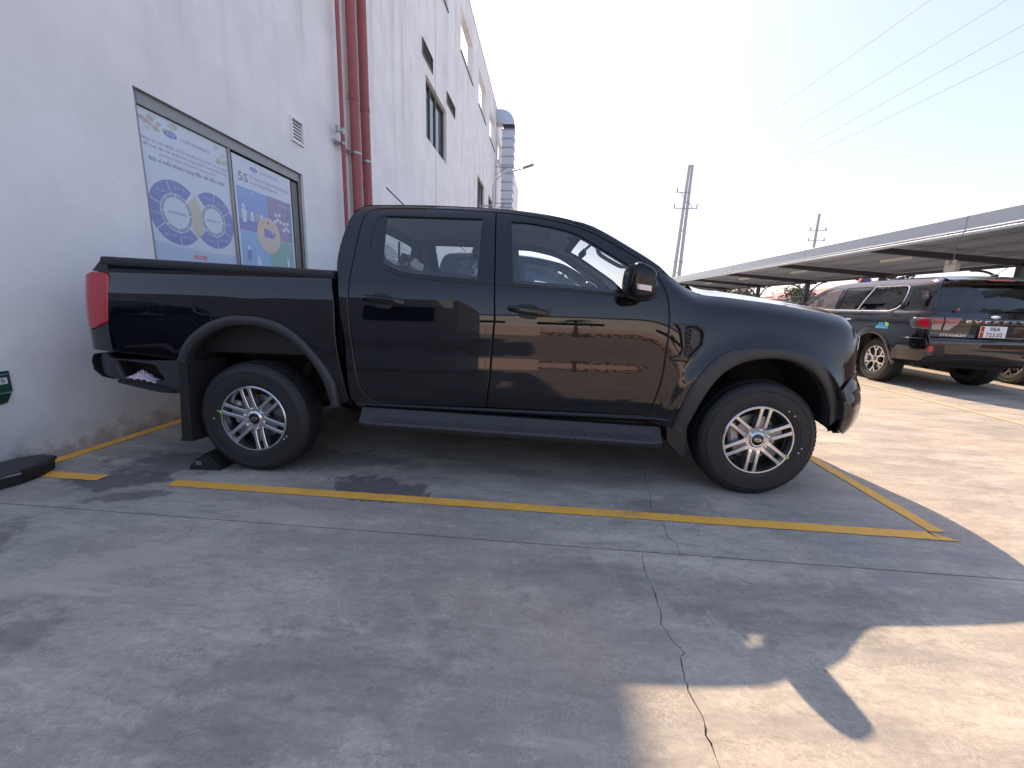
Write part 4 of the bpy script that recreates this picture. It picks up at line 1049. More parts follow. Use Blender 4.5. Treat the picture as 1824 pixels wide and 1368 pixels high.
# --- bed: rails, tailgate, box interior
for s in (-1, 1):
    rows = []
    for x in np.linspace(-.905, .585, 30):
        z = 1.3885 - (x + .905) * .0327; w = float(w_bed(x, 1.34))
        rows.append([(x, s * (w + .002), z - .052), (x, s * (w + .006), z - .044), (x, s * (w + .006), z - .014), (x, s * (w - .006), z - .002), (x, s * (w - .02), z), (x, s * .80, z - .002), (x, s * .79, z - .015), (x, s * .79, z - .06)])
    mbx = MB(); mbx.grid(rows, 0, True)
    for e_ in (0, -1): mbx.add(rows[e_], [tuple(range(8))])
    mbx.build('bed_rail_cap', M['plastic_dk'], truck, 50)
mb = MB()
mb.box((-.19, 0, .80), (1.50, 1.56, .02)); mb.box((.565, 0, 1.06), (.02, 1.60, .53))
for s in (-1, 1): mb.box((-.19, s * .785, 1.06), (1.50, .02, .52)); mb.box((0, s * .67, .92), (.92, .22, .22), bev=.02)
mb.build('cargo_box', M['plastic_dk'], truck)
tgp = [(.775, -1.040), (.82, -1.062), (.90, -1.064), (.93, -1.058), (1.0, -1.072), (1.10, -1.078), (1.20, -1.072), (1.27, -1.058), (1.31, -1.03), (1.355, -.955), (1.386, -.915), (1.388, -.88), (1.34, -.88), (.80, -.97), (.775, -1.04)]
rows = []
for j in range(29):
    v = -1 + 2 * j / 28; rows.append([(x - .02 * (1 - v * v) + (.045 * max(0, abs(v) - .9) / .1), v * .835, z) for z, x in tgp])
mbx = MB(); mbx.grid(rows, 0, True)
for e_ in (0, -1): mbx.add(rows[e_], [tuple(range(len(tgp)))])
tg = mbx.build('tailgate', M['paint'], truck, 40)
mb = MB(); mb.box((-1.105, 0, 1.2), (.02, .24, .07), bev=.008); mb.build('handle', M['plastic_dk'], tg)
for s in (-1, 1):
    tlo = cr([(-.884, .982), (-.874, 1.12), (-.866, 1.258)], 4) + cr([(-.872, 1.272), (-.888, 1.284), (-.955, 1.291), (-1.0, 1.291)], 3) + cr([(-1.0, 1.291), (-1.062, 1.262), (-1.092, 1.15), (-1.09, 1.04), (-1.065, .955), (-1.04, .934)], 4)[1:] + [(-.984, .938)]
    tl = panel('tail_light', tlo, Fs(w_bed, s, .005), (-.3, s, 0), M['red_lens'], truck, h=.02, edge=.008, depth=.05)
    mb = MB(); mb.add([(-1.064, s * .74, .94), (-1.080, s * .74, 1.04), (-1.083, s * .74, 1.15), (-1.062, s * .74, 1.27), (-1.040, s * .845, .94), (-1.066, s * .832, 1.04), (-1.068, s * .830, 1.15), (-1.044, s * .842, 1.27)], [(0, 1, 5, 4), (1, 2, 6, 5), (2, 3, 7, 6)], 0, True); mb.build('rear_lens', M['red_lens'], tl)
    # rear bumper with step pocket
    bo = [(-1.00, .775), (-.965, .772), (-.93, .742), (-.70, .735), (-.46, .745), (-.452, .70), (-.475, .525), (-.557, .53), (-.80, .58), (-.885, .60), (-1.0, .628), (-1.04, .675), (-1.045, .735)]
    pk = cr([(-.885, .728), (-.75, .722), (-.63, .708), (-.60, .66), (-.575, .612), (-.66, .60), (-.80, .61), (-.86, .63)], 4, True)
    bwfun = lambda x, z: .918 + .3 * (z - .72) * 0 + hermite([-1.15, -1.05, -.98, -.90, -.8, 0], [-.16, -.055, -.018, -.003, 0, 0])(x)
    rb = panel('rear_bumper', bo, Fs(bwfun, s), (0, s, 0), M['plastic'], truck, holes=[pk], h=.03, edge=.006, depth=.03)
    mb = MB(); P_ = [(p[0], s * .91, p[1]) for p in pk]; Q_ = [(p[0], s * .78, p[1]) for p in pk]; n_ = len(pk)
    mb.add(P_ + Q_, [(i, (i + 1) % n_, n_ + (i + 1) % n_, n_ + i) for i in range(n_)] + [tuple(range(n_, 2 * n_))]); mb.build('step_pocket', M['plastic_dk'], rb)
    mb = MB(); mb.prism([(-.865, .605), (-.865, .588), (-.60, .535), (-.50, .53), (-.50, .548), (-.60, .575), (-.70, .592)], .79, .945, lambda u, v, h: (u, s * h, v)); mb.build('corner_step', M['plastic_dk'], rb)
rows = []
for j in range(25):
    v = -1 + 2 * j / 24
    rows.append([(x - .06 * (1 - abs(v) ** 3) , v * .895, z) for z, x in ((.60, -.94), (.615, -1.02), (.66, -1.07), (.72, -1.075), (.765, -1.055), (.775, -1.0), (.775, -.93))])
strip_mesh('bumper_beam', rows, M['plastic'], truck)

# --- chassis, axles, tank
mb = MB()
for s in (-1, 1):
    mb.box((1.45, s * .43, .53), (5.0, .09, .15), bev=.01)
    mb.tube(cr([(-.65, s * .55, .62), (-.3, s * .55, .47), (0, s * .55, .42), (.3, s * .55, .47), (.6, s * .55, .6)], 5), .035, 8)
    mb.tube([(3.27, s * .30, .40), (3.27, s * .72, .375)], .045, 8); mb.tube([(3.27, s * .52, .45), (3.22, s * .46, .92)], .055, 12)
    mb.tube([(.12, s * .62, .45), (.32, s * .5, .95)], .03, 8)
for x in (-.95, -.3, .7, 1.7, 2.7, 3.75): mb.box((x, 0, .53), (.12, .80, .10))
mb.tube([(0, -.74, .37), (0, .74, .37)], .045, 12); mb.lathe([(.02, -.13), (.12, -.08), (.15, 0), (.12, .08), (.02, .13)], 20, 'y', (0, .0, .37))
mb.box((1.6, .28, .45), (1.2, .4, .22), bev=.03); mb.tube([(2.6, -.2, .42), (1.0, -.22, .42), (.3, -.3, .5), (-.9, -.5, .55)], .035, 8)
mb.box((1.69, 0, .53), (1.94, 1.66, .15)); mb.box((-.47, 0, .66), (.02, 1.7, .34)); mb.box((.63, 0, .66), (.02, 1.7, .34)); mb.box((2.74, 0, .62), (.02, 1.6, .4)); mb.box((3.3, 0, .72), (1.0, .9, .3)); mb.box((3.2, 0, .47), (.5, .7, .12))
mb.build('chassis', M['liner'], truck)

# --- side steps with tread studs
for s in (-1, 1):
    prof = [(.80, .47), (.86, .488), (.905, .482), (.945, .425), (.972, .408), (.980, .392), (.972, .376), (.94, .352), (.86, .345), (.80, .40)]
    rows = []
    for x in np.linspace(.73, 2.66, 34):
        dz = -.0285 * (x - .73); e0 = min(1, (x - .73) / .10 + .25, (2.66 - x) / .10 + .25); e0 = math.sqrt(max(0, e0))
        rows.append([(x, s * (.80 + (w - .80) * (.82 + .18 * e0)), z + dz + (.012 * (1 - e0) if z < .4 else 0)) for w, z in prof])
    mbx = MB(); mbx.grid(rows, 0, True)
    for e_ in (0, -1): mbx.add(rows[e_], [tuple(range(len(prof)))])
    st = mbx.build('side_step', M['plastic'], truck, 30)
    mb = MB()
    for k in range(44):
        x = .82 + k * .041; dz = -.0285 * (x - .73)
        q = .012 if k % 2 else -.012
        mb.add([(x, s * .948, .4265 + dz), (x + .030, s * .948, .4265 + dz), (x + .030 + q, s * .970, .4135 + dz), (x + q, s * .970, .4135 + dz), (x + .006, s * .951, .432 + dz), (x + .024, s * .951, .432 + dz), (x + .024 + q, s * .968, .4195 + dz), (x + .006 + q, s * .968, .4195 + dz)],
               [(4, 5, 6, 7), (0, 1, 5, 4), (1, 2, 6, 5), (2, 3, 7, 6), (3, 0, 4, 7)])
    mb.build('tread_stud', M['plastic'], st)
    for x in (.95, 1.7, 2.45): mb = MB(); mb.box((x, s * .63, .46), (.06, .42, .03)); mb.build('step_bracket', M['liner'], st)

# --- mud flaps
for s in (-1, 1):
    mb = MB(); mb.prism([(-.452, .76), (-.50, .22), (-.512, .205), (-.50, .20), (-.43, .20), (-.40, .74)], .66, .925, lambda u, v, h: (u + (.93 - h) * .25, s * h, v)); mb.build('mud_flap', M['plastic_dk'], truck)
    mb = MB(); mb.prism([(2.688, .44), (2.70, .345), (2.806, .24), (2.815, .25), (2.81, .42)], .70, .93, lambda u, v, h: (u, s * h, v)); mb.build('mud_flap', M['plastic_dk'], truck)

# --- door handles
for s in (-1, 1):
    for (x0, x1, zc, sl_, par) in ((.760, 1.032, 1.170, -.085, doors[s][0]), (1.663, 1.924, 1.132, -.10, doors[s][1])):
        xm = (x0 + x1) / 2 - .005
        cup = cr([(xm - .068, .0), (xm - .058, .032), (xm - .03, .042), (xm + .03, .042), (xm + .058, .032), (xm + .068, 0), (xm + .058, -.04), (xm + .03, -.052), (xm - .03, -.052), (xm - .058, -.04)], 3, True)
        cup = [(x, zc + z + (x - xm) * sl_) for x, z in cup]
        panel('handle_cup', cup, Fs(w_cabf, s, .0006), (0, s, 0), M['plastic_dk'], par, h=.03, edge=.004, depth=.004)
        rows = []
        for i in range(17):
            t_ = i / 16; x = x0 + (x1 - x0) * t_; e_ = math.sqrt(max(0.0, 1 - (2 * t_ - 1) ** 8)); zz = zc + (x - xm) * sl_
            w = float(w_cabf(x, zz)); o = .034 * (1 - (2 * t_ - 1) ** 4 * .55); hh = .020 * (.55 + .45 * e_)
            rows.append([(x, s * (w + o - .018), zz - hh), (x, s * (w + o - .003), zz - hh * .8), (x, s * (w + o), zz - hh * .1), (x, s * (w + o - .004), zz + hh * .75), (x, s * (w + o - .018), zz + hh), (x, s * (w + o - .024), zz), (x, s * (w + o - .018), zz - hh)])
        mbx = MB(); mbx.grid(rows, 0, True)
        for e_ in (0, -1): mbx.add(rows[e_][:-1], [tuple(range(6))])
        for xx in (x0 + .02, x1 - .02):
            w = float(w_cabf(xx, zc)); mbx.box((xx, s * (w + .006), zc + (xx - xm) * sl_), (.03, .022, .028), bev=.004)
        mbx.build('door_handle', M['gloss_bk'], par, 50)

# --- fender vents
for s in (-1, 1):
    vo = [(2.668, 1.086), (2.806, 1.086), (2.842, 1.062), (2.856, 1.03), (2.853, .962), (2.768, .858), (2.655, .862), (2.668, .885), (2.712, .90), (2.725, .93), (2.715, .99), (2.70, 1.05)]
    ve = panel('fender_vent', vo, Fs(w_cabf, s, .020), (0, s, 0), M['gloss_bk'], truck, holes=[[(2.738, 1.068), (2.802, 1.068), (2.834, 1.045), (2.842, 1.015), (2.838, .963), (2.765, .882), (2.740, .892), (2.744, .95), (2.737, 1.01)]], h=.025, edge=.010, depth=.03)
    vi = [(2.735, 1.066), (2.80, 1.066), (2.832, 1.043), (2.84, 1.015), (2.836, .965), (2.765, .885), (2.742, .895), (2.745, .95), (2.738, 1.01)]
    vp = panel('vent_insert', vi, Fs(w_cabf, s, .003), (0, s, 0), M['plastic_dk'], ve, h=.025, edge=.004, depth=.004)
    panel('insert_plate', [(2.772, 1.052), (2.797, 1.052), (2.823, 1.034), (2.829, 1.01), (2.826, .97), (2.79, .93), (2.765, .96)], Fs(w_cabf, s, .013), (0, s, 0), M['plastic'], ve, h=.025, edge=.005, depth=.012)
    for k in range(7):
        zz = .91 + k * .024; mb = MB(); mb.box((2.752 + .002 * k, s * (float(w_cabf(2.752, zz)) + .011), zz), (.026, .014, .008), bev=.002); mb.build('vent_fin', M['plastic'], ve)

# --- wing mirrors
for s in (-1, 1):
    mir = []
    # outline in x-z, lofted out in w
    base = [(2.345, 1.262), (2.338, 1.30), (2.345, 1.375), (2.362, 1.408), (2.392, 1.417), (2.43, 1.403), (2.468, 1.382), (2.484, 1.35), (2.486, 1.315), (2.496, 1.288), (2.492, 1.255), (2.470, 1.232), (2.40, 1.219), (2.362, 1.232)]
    base = cr(base, 3, True); cx, cz = 2.415, 1.315
    rows = []
    for w, sc_ in ((.915, .86), (.93, .95), (.95, 1.0), (1.05, 1.0), (1.095, .985), (1.112, .95), (1.122, .86), (1.127, .6), (1.128, .02)):
        rows.append([(cx + (x - cx) * sc_ * 1.0 + (w - 1.0) * .04, s * w, cz + (z - cz) * sc_) for x, z in base + base[:1]])
    mbx = MB(); mbx.grid(rows, 0, True); mbx.add(rows[0][:-1], [tuple(range(len(base)))])
    wm = mbx.build('wing_mirror', M['mirror_bk'], truck, 60)
    rows = []
    for i in range(13):
        t_ = i / 12; x = 2.352 + .128 * t_; w = 1.121 - .02 * abs(2 * t_ - 1) ** 3 - (.045 * max(0, t_ - .8) / .2)
        zz = 1.290 - .018 * t_
        rows.append([(x + .008, s * (w - .02), zz - .018), (x + .008, s * (w + .012), zz - .016), (x + .008, s * (w + .013), zz + .012), (x + .008, s * (w - .02), zz + .014)])
    strip_mesh('turn_signal', rows, M['amber'], wm)
    rows = []
    for w, sc_ in ((.93, .86), (.98, 1.012), (1.05, 1.004), (1.088, .97), (1.108, .90), (1.122, .76)):
        rows.append([(cx + (x - cx) * sc_ + (w - 1.0) * .10, s * w, cz + (z - cz) * sc_) for x, z in base if z < 1.272][::1]) if False else rows.append([(cx + (x - cx) * sc_ + (w - 1.0) * .04, s * w, cz + (z - cz) * sc_) for x, z in sorted([q for q in base if q[1] < 1.268], key=lambda q: math.atan2(q[0] - cx, cz - q[1]))])
    mb = MB(); mb.grid(rows, 0, True); mb.build('mirror_base', M['plastic'], wm)
    mb = MB(); mb.add([(2.356 + .004 * abs(q), s * (.955 + .125 * (k % 2)), 1.255 + .135 * (k // 2)) for k, q in enumerate((0, 0, 0, 0))], [(0, 1, 3, 2)]); mb.build('mirror_glass', M['chrome'], wm)
    rows = []
    for i in range(9):
        t_ = i / 8; w = .885 + .09 * t_; r_ = .036 - .008 * t_
        rows.append([(2.485 - .06 * t_ + 1.7 * r_ * math.cos(a), s * w, 1.222 + .018 * t_ + .55 * r_ * math.sin(a)) for a in np.linspace(0, 2 * math.pi, 17)])
    mb = MB(); mb.grid(rows, 0, True); mb.build('mirror_arm', M['plastic_dk'], wm)
    panel('mirror_sail', [(2.44, 1.236), (2.565, 1.225), (2.553, 1.30), (2.53, 1.345), (2.50, 1.372), (2.49, 1.33)], Fs(w_cabf, s, .004), (0, s, 0), M['plastic_dk'], wm, h=.03, edge=.003, depth=.01)

# --- antenna, wipers
mb = MB(); mb.tube([(.84, 0, 1.845), (.62, 0, 2.045)], .0055, 6); mb.lathe([(.018, 0), (.016, .012), (.008, .02)], 12, 'z', (.845, 0, 1.838)); mb.build('antenna', M['plastic_dk'], truck)

# ------------------------------------------------------------------ wheels
def make_tyre(Rt=.377, rim=.2135, W=.250, seed=1):
    mb = MB(); y0 = -.012; y1 = y0 + W
    half = [(rim, .014), (rim + .006, .002), (rim + .016, -.003), (rim + .035, -.008), (rim + .040, -.0065), (rim + .044, -.0095), (.285, -.012), (.315, -.011), (.319, -.0135), (.323, -.010), (.342, -.003), (.357, .007), (.366, .018), (.3695, .030)]
    prof = half + [(.3705, .06), (.371, .10), (.371, .115)]
    full = prof + [(r, W - 2 * .012 - h + 0) for r, h in prof[::-1]]
    mb.lathe(full, 96, 'y', smooth=True)
    return mb
def flat_bottom(mb, zc): mb.v = [(x, y, max(z, -zc + .002)) for x, y, z in mb.v]
def make_wheel(name, parent, style, mats, zc=.370, R_t=.377):
    k = R_t / .377
    rim = MB()
    lip = .2215
    rim.lathe([(.2125, .012), (lip, .006), (lip + .001, -.002), (lip - .004, -.007), (lip - .012, -.006), (.205, .008), (.198, .02), (.192, .06), (.186, .10), (.186, .20), (.21, .22)], 72, 'y', mi=0)
    rim.lathe([(.186, .105), (.07, .11), (.0001, .11)], 40, 'y', mi=2)                 # dark backing
    if style == 'twin':
        for q in range(6):
            a = R(90 + 60 * q); M2 = Matrix.Rotation(-a, 3, 'Y')
            def T(x, y, z): return tuple(M2 @ Vector((x, y, z)))
            for sg in (-1, 1):
                o = sg * .0245
                # bar: bright front face, dark flanks
                st = [(.050, .012, .016), (.085, .004, .0125), (.150, -.001, .0108), (.190, -.003, .0115), (.2125, -.004, .0145)]
                rows = []
                for r_, y_, hw in st:
                    oo = o * (1 + .10 * (r_ - .05) / .16)
                    rows.append([(r_, y_ + .045, oo - hw), (r_, y_ + .003, oo - hw), (r_, y_, oo - hw + .003), (r_, y_, oo + hw - .003), (r_, y_ + .003, oo + hw), (r_, y_ + .045, oo + hw)])
                rows = [[T(*p) for p in rr] for rr in rows]
                nr = len(rows)
                for i in range(nr - 1):
                    for j in range(5):
                        rim.add([rows[i][j], rows[i][j + 1], rows[i + 1][j + 1], rows[i + 1][j]], [(0, 1, 2, 3)], 0 if j in (1, 2, 3) else 1)
            pl = [(.045, .012, .020), (.10, .009, .017), (.156, .012, .0165), (.162, .045, .0165)]
            for i in range(3):
                a_, b_ = pl[i], pl[i + 1]
                rim.add([T(a_[0], a_[1], -a_[2]), T(a_[0], a_[1], a_[2]), T(b_[0], b_[1], b_[2]), T(b_[0], b_[1], -b_[2])], [(0, 1, 2, 3)], 1)
        rim.lathe([(.080, .05), (.080, .014), (.070, .008), (.052, .010), (.046, .006), (.040, .003), (.036, .004), (.036, .02)], 40, 'y', mi=0)
    else:
        for q in range(6):
            a = R(90 + 60 * q)
            def T(x, y, z, a=a): return tuple(Matrix.Rotation(-a, 3, 'Y') @ Vector((x, y, z)))
            def bar(p, q_, w0, w1):
                d = (Vector(q_) - Vector(p)).normalized(); n = Vector((-d.z, 0, d.x))
                P0, P1 = Vector(p), Vector(q_)
                vs_ = []
                for P, w in ((P0, w0), (P1, w1)):
                    vs_ += [P - n * w + Vector((0, .04, 0)), P - n * w, P + n * w, P + n * w + Vector((0, .04, 0))]
                vs_ = [T(*v) for v in vs_]
                rim.add(vs_, [(1, 2, 6, 5)], 0); rim.add(vs_, [(0, 1, 5, 4), (2, 3, 7, 6)], 1)
            bar((.045, .006, 0), (.135, 0, 0), .017, .014)
            bar((.128, 0, 0), (.208, -.004, .050), .013, .012); bar((.128, 0, 0), (.208, -.004, -.050), .013, .012)
        rim.lathe([(.066, .05), (.066, .008), (.055, .004), (.036, .004), (.036, .02)], 36, 'y', mi=0)
    w = rim.build(name, [mats[0], mats[1], M['alloy_vdk']], parent, 35)
    ty = make_tyre(); flat_bottom(ty, zc); ty.build('tyre', M['rubber'], w, 28)
    # tread blocks
    tb = MB(); n = 78
    for row, (ya, yb) in enumerate(((.026, .062), (.068, .092), (.098, .128), (.134, .158), (.164, .200))):
        for i in range(n):
            a0 = 2 * math.pi * (i + .5 * (row % 2)) / n; da = 2 * math.pi / n * .78
            sk = .10 * (1 if row < 2 else (-1 if row > 2 else 0)) * (2 * math.pi / n) * 2
            r1 = .3772 - (.004 if row in (0, 4) else 0); vs_ = []
            for rr in (.368, r1):
                for (an, yy) in ((a0, ya), (a0 + da, ya), (a0 + da + sk, yb), (a0 + sk, yb)):
                    r2 = rr - (.0055 if (row == 0 and yy == ya) or (row == 4 and yy == yb) else 0)
                    vs_.append((r2 * math.cos(an), yy, r2 * math.sin(an)))
            tb.add(vs_, [(4, 5, 6, 7), (0, 1, 5, 4), (1, 2, 6, 5), (2, 3, 7, 6), (3, 0, 4, 7)])
    for s2 in (1,):                                       # shoulder lugs on the sidewall
        for i in range(n):
            a0 = 2 * math.pi * i / n; da = 2 * math.pi / n * .6; vs_ = []
            for (rr, yy) in ((.352, .0035), (.3665, .0175)):
                for an in (a0, a0 + da): vs_.append((rr * math.cos(an), yy - .0035, rr * math.sin(an)))
            for (rr, yy) in ((.352, .008), (.3665, .024)):
                for an in (a0, a0 + da): vs_.append((rr * math.cos(an), yy, rr * math.sin(an)))
            tb.add(vs_, [(0, 1, 3, 2), (0, 2, 6, 4), (1, 5, 7, 3), (2, 3, 7, 6), (0, 4, 5, 1)])
    flat_bottom(tb, zc); o = tb.build('tread_block', M['rubber'], w); o['kind'] = 'stuff'
    # lug nuts, cap, brake
    for q in range(6):
        a = R(90 + 60 * q); nb = MB(); nb.lathe([(.0001, -.012), (.006, -.0115), (.0095, -.008), (.0105, .004), (.0135, .008), (.0135, .014)], 12, 'y', (.068 * math.cos(a), .008, .068 * math.sin(a))); nb.build('lug_nut', M['chrome'], w)
    cb = MB(); cb.lathe([(.0001, .001), (.028, .002), (.033, .005), (.035, .012)], 28, 'y'); cb.build('hub_cap', M['gloss_bk'], w)
    eb = MB(); eb.lathe([(.0145, -.0008), (.0165, -.0012), (.0185, -.0006), (.0185, .002)], 28, 'y'); e_ = eb.build('cap_emblem', M['chrome'], w); e_.scale = (1.25, 1, .62)
    text_mesh('cap_lettering', 'Ford', .017, lambda u, v, h: (u, -.0012, v - .004), M['chrome'], w, 'CENTER', 0, 1, .3, 0, .026)
    bd = MB(); bd.lathe([(.09, .078), (.150, .078), (.150, .095), (.09, .095)], 48, 'y'); bd.build('brake_disc', M['steel'], w)
    bc = MB(); bc.box((-.135, .062, .03), (.07, .05, .16), rot=Matrix.Rotation(R(-12), 3, 'Y'), bev=.014); bc.build('brake_caliper', M['steel'], w)
    if abs(k - 1) > .001: w.scale = (k, k, k)
    return w
def spin_copy(w, a):
    pass
proto = make_wheel('wheel', truck, 'twin', (M['alloy'], M['alloy_dk']))
proto.location = (0, -.91, .370)
# stickers on the near wheels
M['neon'] = plain('neon sticker', (.30, .85, .04), .5); M['dotY'] = plain('yellow paint dot', (.75, .6, .1), .6); M['dotW'] = plain('white paint dot', (.7, .7, .68), .6)
wheels = [(0, -.91, 0, 12.0), (3.27, -.91, 0, -7.0), (0, .91, math.pi, 30.0), (3.27, .91, math.pi, 5.0)]
ws_ = [proto] + [copy_tree(proto, truck) for _ in range(3)]
for w, (x, y, rz, sp) in zip(ws_, wheels):
    w.location = (x, y, .370); w.rotation_euler = (0, 0, rz)
    # spin the rim, nuts and cap about the axle without turning the flattened tyre
    a = R(sp); m = Matrix.Rotation(-a, 4, 'Y')
    if w.data.users > 1: w.data = w.data.copy()
    w.data.transform(m); w.data.update()
    for ch in w.children:
        if ch.name.split('.')[0] in ('lug_nut', 'hub_cap', 'cap_emblem', 'cap_lettering'): ch.matrix_basis = m @ ch.matrix_basis
for w, dots in ((ws_[0], [((.236, 168), 'dotY'), ((.262, 181), 'dotY'), ((.238, -32), 'dotW'), ((.245, -26), 'dotW')]), (ws_[1], [((.252, 52), 'dotY'), ((.258, 41), 'dotW'), ((.27, -8), 'dotW'), ((.262, -15), 'dotW')])):
    for (r_, a), mt in dots:
        mb = MB(); mb.lathe([(.0001, -.0014), (.0045, -.0012), (.005, 0)], 10, 'y'); o = mb.build('paint_dot', M[mt], w); o.location = (r_ * math.cos(R(a)), -.0125 if r_ > .255 else -.0105, r_ * math.sin(R(a)))
    a = 169 if w is ws_[0] else -28
    mb = MB(); mb.box((0, 0, 0), (.013, .004, .016), bev=.001); o = mb.build('sticker', M['neon'], w); o.location = (.2185 * math.cos(R(a)), -.0095, .2185 * math.sin(R(a)))

# ------------------------------------------------------------------ cabin
def seat(name, x, y, wdt, parent, recl=16, wrap=True):
    mb = MB(); mb.box((x, y, .80), (.50, wdt, .16), bev=.05)
    Rm = Matrix.Rotation(R(-recl), 3, 'Y')
    mb.box((x - .29, y, 1.12), (.13, wdt, .62), rot=Rm, bev=.05)
    so_ = mb.build(name, M['seat'], parent)
    for dy in ((0,) if wdt < .7 else (-.42, .42)):
        hb = MB(); hb.box((x - .42, y + dy, 1.50), (.10, .26, .17), rot=Rm, bev=.04)
        for q in (-.06, .06): hb.tube([(x - .36, y + dy + q, 1.34), (x - .41, y + dy + q, 1.46)], .007, 6)
        hb.build('headrest', M['seat'], so_)
    return so_
def crumple(name, cx, cy, cz, sx, sy, sz, seed, parent):
    bm = bmesh.new(); bmesh.ops.create_icosphere(bm, subdivisions=4, radius=1)
    rnd = random.Random(seed); dirs = [Vector((rnd.gauss(0, 1), rnd.gauss(0, 1), rnd.gauss(0, 1))).normalized() for _ in range(26)]
    for v in bm.verts:
        d = v.co.normalized(); f = min(1.25, min(1.0 / max(.05, d.dot(q)) * (.86 + .14 * ((i * 37) % 7) / 7) for i, q in enumerate(dirs) if d.dot(q) > .25) if any(d.dot(q) > .25 for q in dirs) else 1)
        v.co = Vector((d.x * f * sx + cx, d.y * f * sy + cy, d.z * f * sz + cz))
    me = bpy.data.meshes.new(name); bm.to_mesh(me); bm.free(); me.materials.append(M['film'])
    return link(name, me, parent)
for s in (-1, 1):
    q = seat('front_seat', 1.86, s * .37, .50, truck, 20)
    crumple('plastic_wrap', 1.47, s * .37, 1.36, .14, .29, .30, 5 + s, q)
q = seat('rear_seat', 1.08, 0, 1.30, truck, 14)
crumple('plastic_wrap', .70, -.42, 1.42, .13, .24, .15, 21, q); crumple('plastic_wrap', .78, -.25, 1.36, .16, .22, .12, 22, q); crumple('plastic_wrap', .70, .42, 1.42, .12, .22, .14, 23, q)
rows = []
for y in np.linspace(-.78, .78, 15):
    e_ = .04 * (abs(y) / .78) ** 3
    rows.append([(2.30 + e_, y, .95), (2.28 + e_, y, 1.12), (2.31 + e_, y, 1.20), (2.38, y, 1.238 - e_), (2.55, y, 1.25 - e_), (2.78, y, 1.245 - e_)])
db = strip_mesh('dashboard', rows, M['trim_in'], truck)
mb = MB(); mb.box((2.36, .36, 1.265), (.10, .36, .05), bev=.02); mb.box((2.30, 0, 1.17), (.03, .22, .26), bev=.01); mb.build('instrument_hood', M['trim_in'], db)
mb = MB(); mb.lathe([(.165 + .014 * math.cos(a), .014 * math.sin(a)) for a in np.linspace(0, 2 * math.pi, 9)], 32, 'x'); mb.box((0, 0, 0), (.03, .12, .10), bev=.02); mb.box((0, 0, 0), (.02, .30, .03)); mb.box((0, 0, -.08), (.02, .03, .14))
o = mb.build('steering_wheel', M['trim_in'], truck); o.location = (2.10, .37, 1.10); o.rotation_euler = (0, R(-25), 0)
mb = MB(); mb.box((2.20, 0, 1.575), (.04, .24, .065), bev=.02); mb.tube([(2.21, 0, 1.60), (2.27, 0, 1.655)], .012, 6); mb.build('rear_view_mirror', M['plastic_dk'], truck)
for s in (-1, 1):
    mb = MB(); mb.tube(cr([(2.22, s * .66, 1.535), (2.25, s * .63, 1.50), (2.36, s * .665, 1.435), (2.40, s * .70, 1.425)], 5), .013, 8); mb.build('grab_handle', M['trim_in'], truck)
    mb = MB(); mb.box((2.02, s * .34, 1.715), (.18, .42, .022), rot=Matrix.Rotation(R(14), 3, 'Y'), bev=.008); mb.build('sun_visor', M['headliner'], truck)
mb = MB(); mb.box((1.7, 0, .66), (2.0, 1.5, .04)); mb.box((1.62, 0, .78), (1.2, .26, .22), bev=.03); mb.build('cabin_floor', M['trim_in'], truck)
for s in (-1, 1): mb = MB(); mb.box((1.615, s * .70, 1.20), (.10, .05, .95), rot=Matrix.Rotation(R(s * 14), 3, 'X'), bev=.01); mb.build('pillar_trim', M['trim_in'], truck)

# ------------------------------------------------------------------ the second pickup, beyond the first
truck2 = copy_tree(truck)
truck2.location = (-.06, 5.98, 0)
tag(truck2, 'dark pickup parked beyond the near pickup, showing only through its cab windows', 'pickup truck')
truck3 = copy_tree(truck); truck3.location = (-.02, 8.55, 0)
tag(truck3, 'furthest dark pickup of the row, glimpsed through two sets of cab windows', 'pickup truck', 'pickups parked nose out from the white wall')
truck['group'] = truck2['group'] = 'pickups parked nose out from the white wall'

# ================================================================== BLACK SUV
suv = thing('suv', 'black seven-seat SUV seen from behind with number plate 98A 723.02', 'car', (8.70, 7.80, 0), R(88.6))
suv.scale = (1.01, 1.01, 1.035)
P2 = M['paint2']
sp_ = hermite([.30, .42, .55, .70, .85, .98, 1.06, 1.12, 1.17, 1.20], [.86, .915, .945, .957, .955, .945, .948, .940, .922, .905])
gh = hermite([1.20, 1.30, 1.45, 1.60, 1.70, 1.76, 1.80], [.905, .885, .850, .808, .770, .728, .668])
srear = hermite([-1.05, -.98, -.90, -.80, -.65, -.40, 0], [-.26, -.150, -.085, -.045, -.018, -.003, 0])
sfront = hermite([2.6, 3.2, 3.5, 3.65, 3.75, 3.82], [0, -.006, -.035, -.075, -.13, -.20])
def w_suv(x, z):
    b = np.where(z < 1.20, sp_(z), gh(z)); b = b + srear(x) * np.where(z < 1.2, 1, .8) + sfront(x)
    return b + arch(x, z, 0, .40, .47, .018) + arch(x, z, 2.90, .40, .47, .018)
def arc(cx, cz, r, a0, a1, n=22): return [(cx + r * math.cos(R(a0 + (a1 - a0) * i / n)), cz + r * math.sin(R(a0 + (a1 - a0) * i / n))) for i in range(n + 1)]
s_roof = cr([(-.84, 1.66), (-.80, 1.735), (-.60, 1.768), (0, 1.785), (.7, 1.788), (1.2, 1.775), (1.55, 1.735), (1.85, 1.64), (2.2, 1.44), (2.5, 1.255), (2.62, 1.19)], 5)
s_hood = cr([(2.62, 1.19), (2.9, 1.165), (3.3, 1.12), (3.62, 1.06), (3.76, 1.0)], 4)
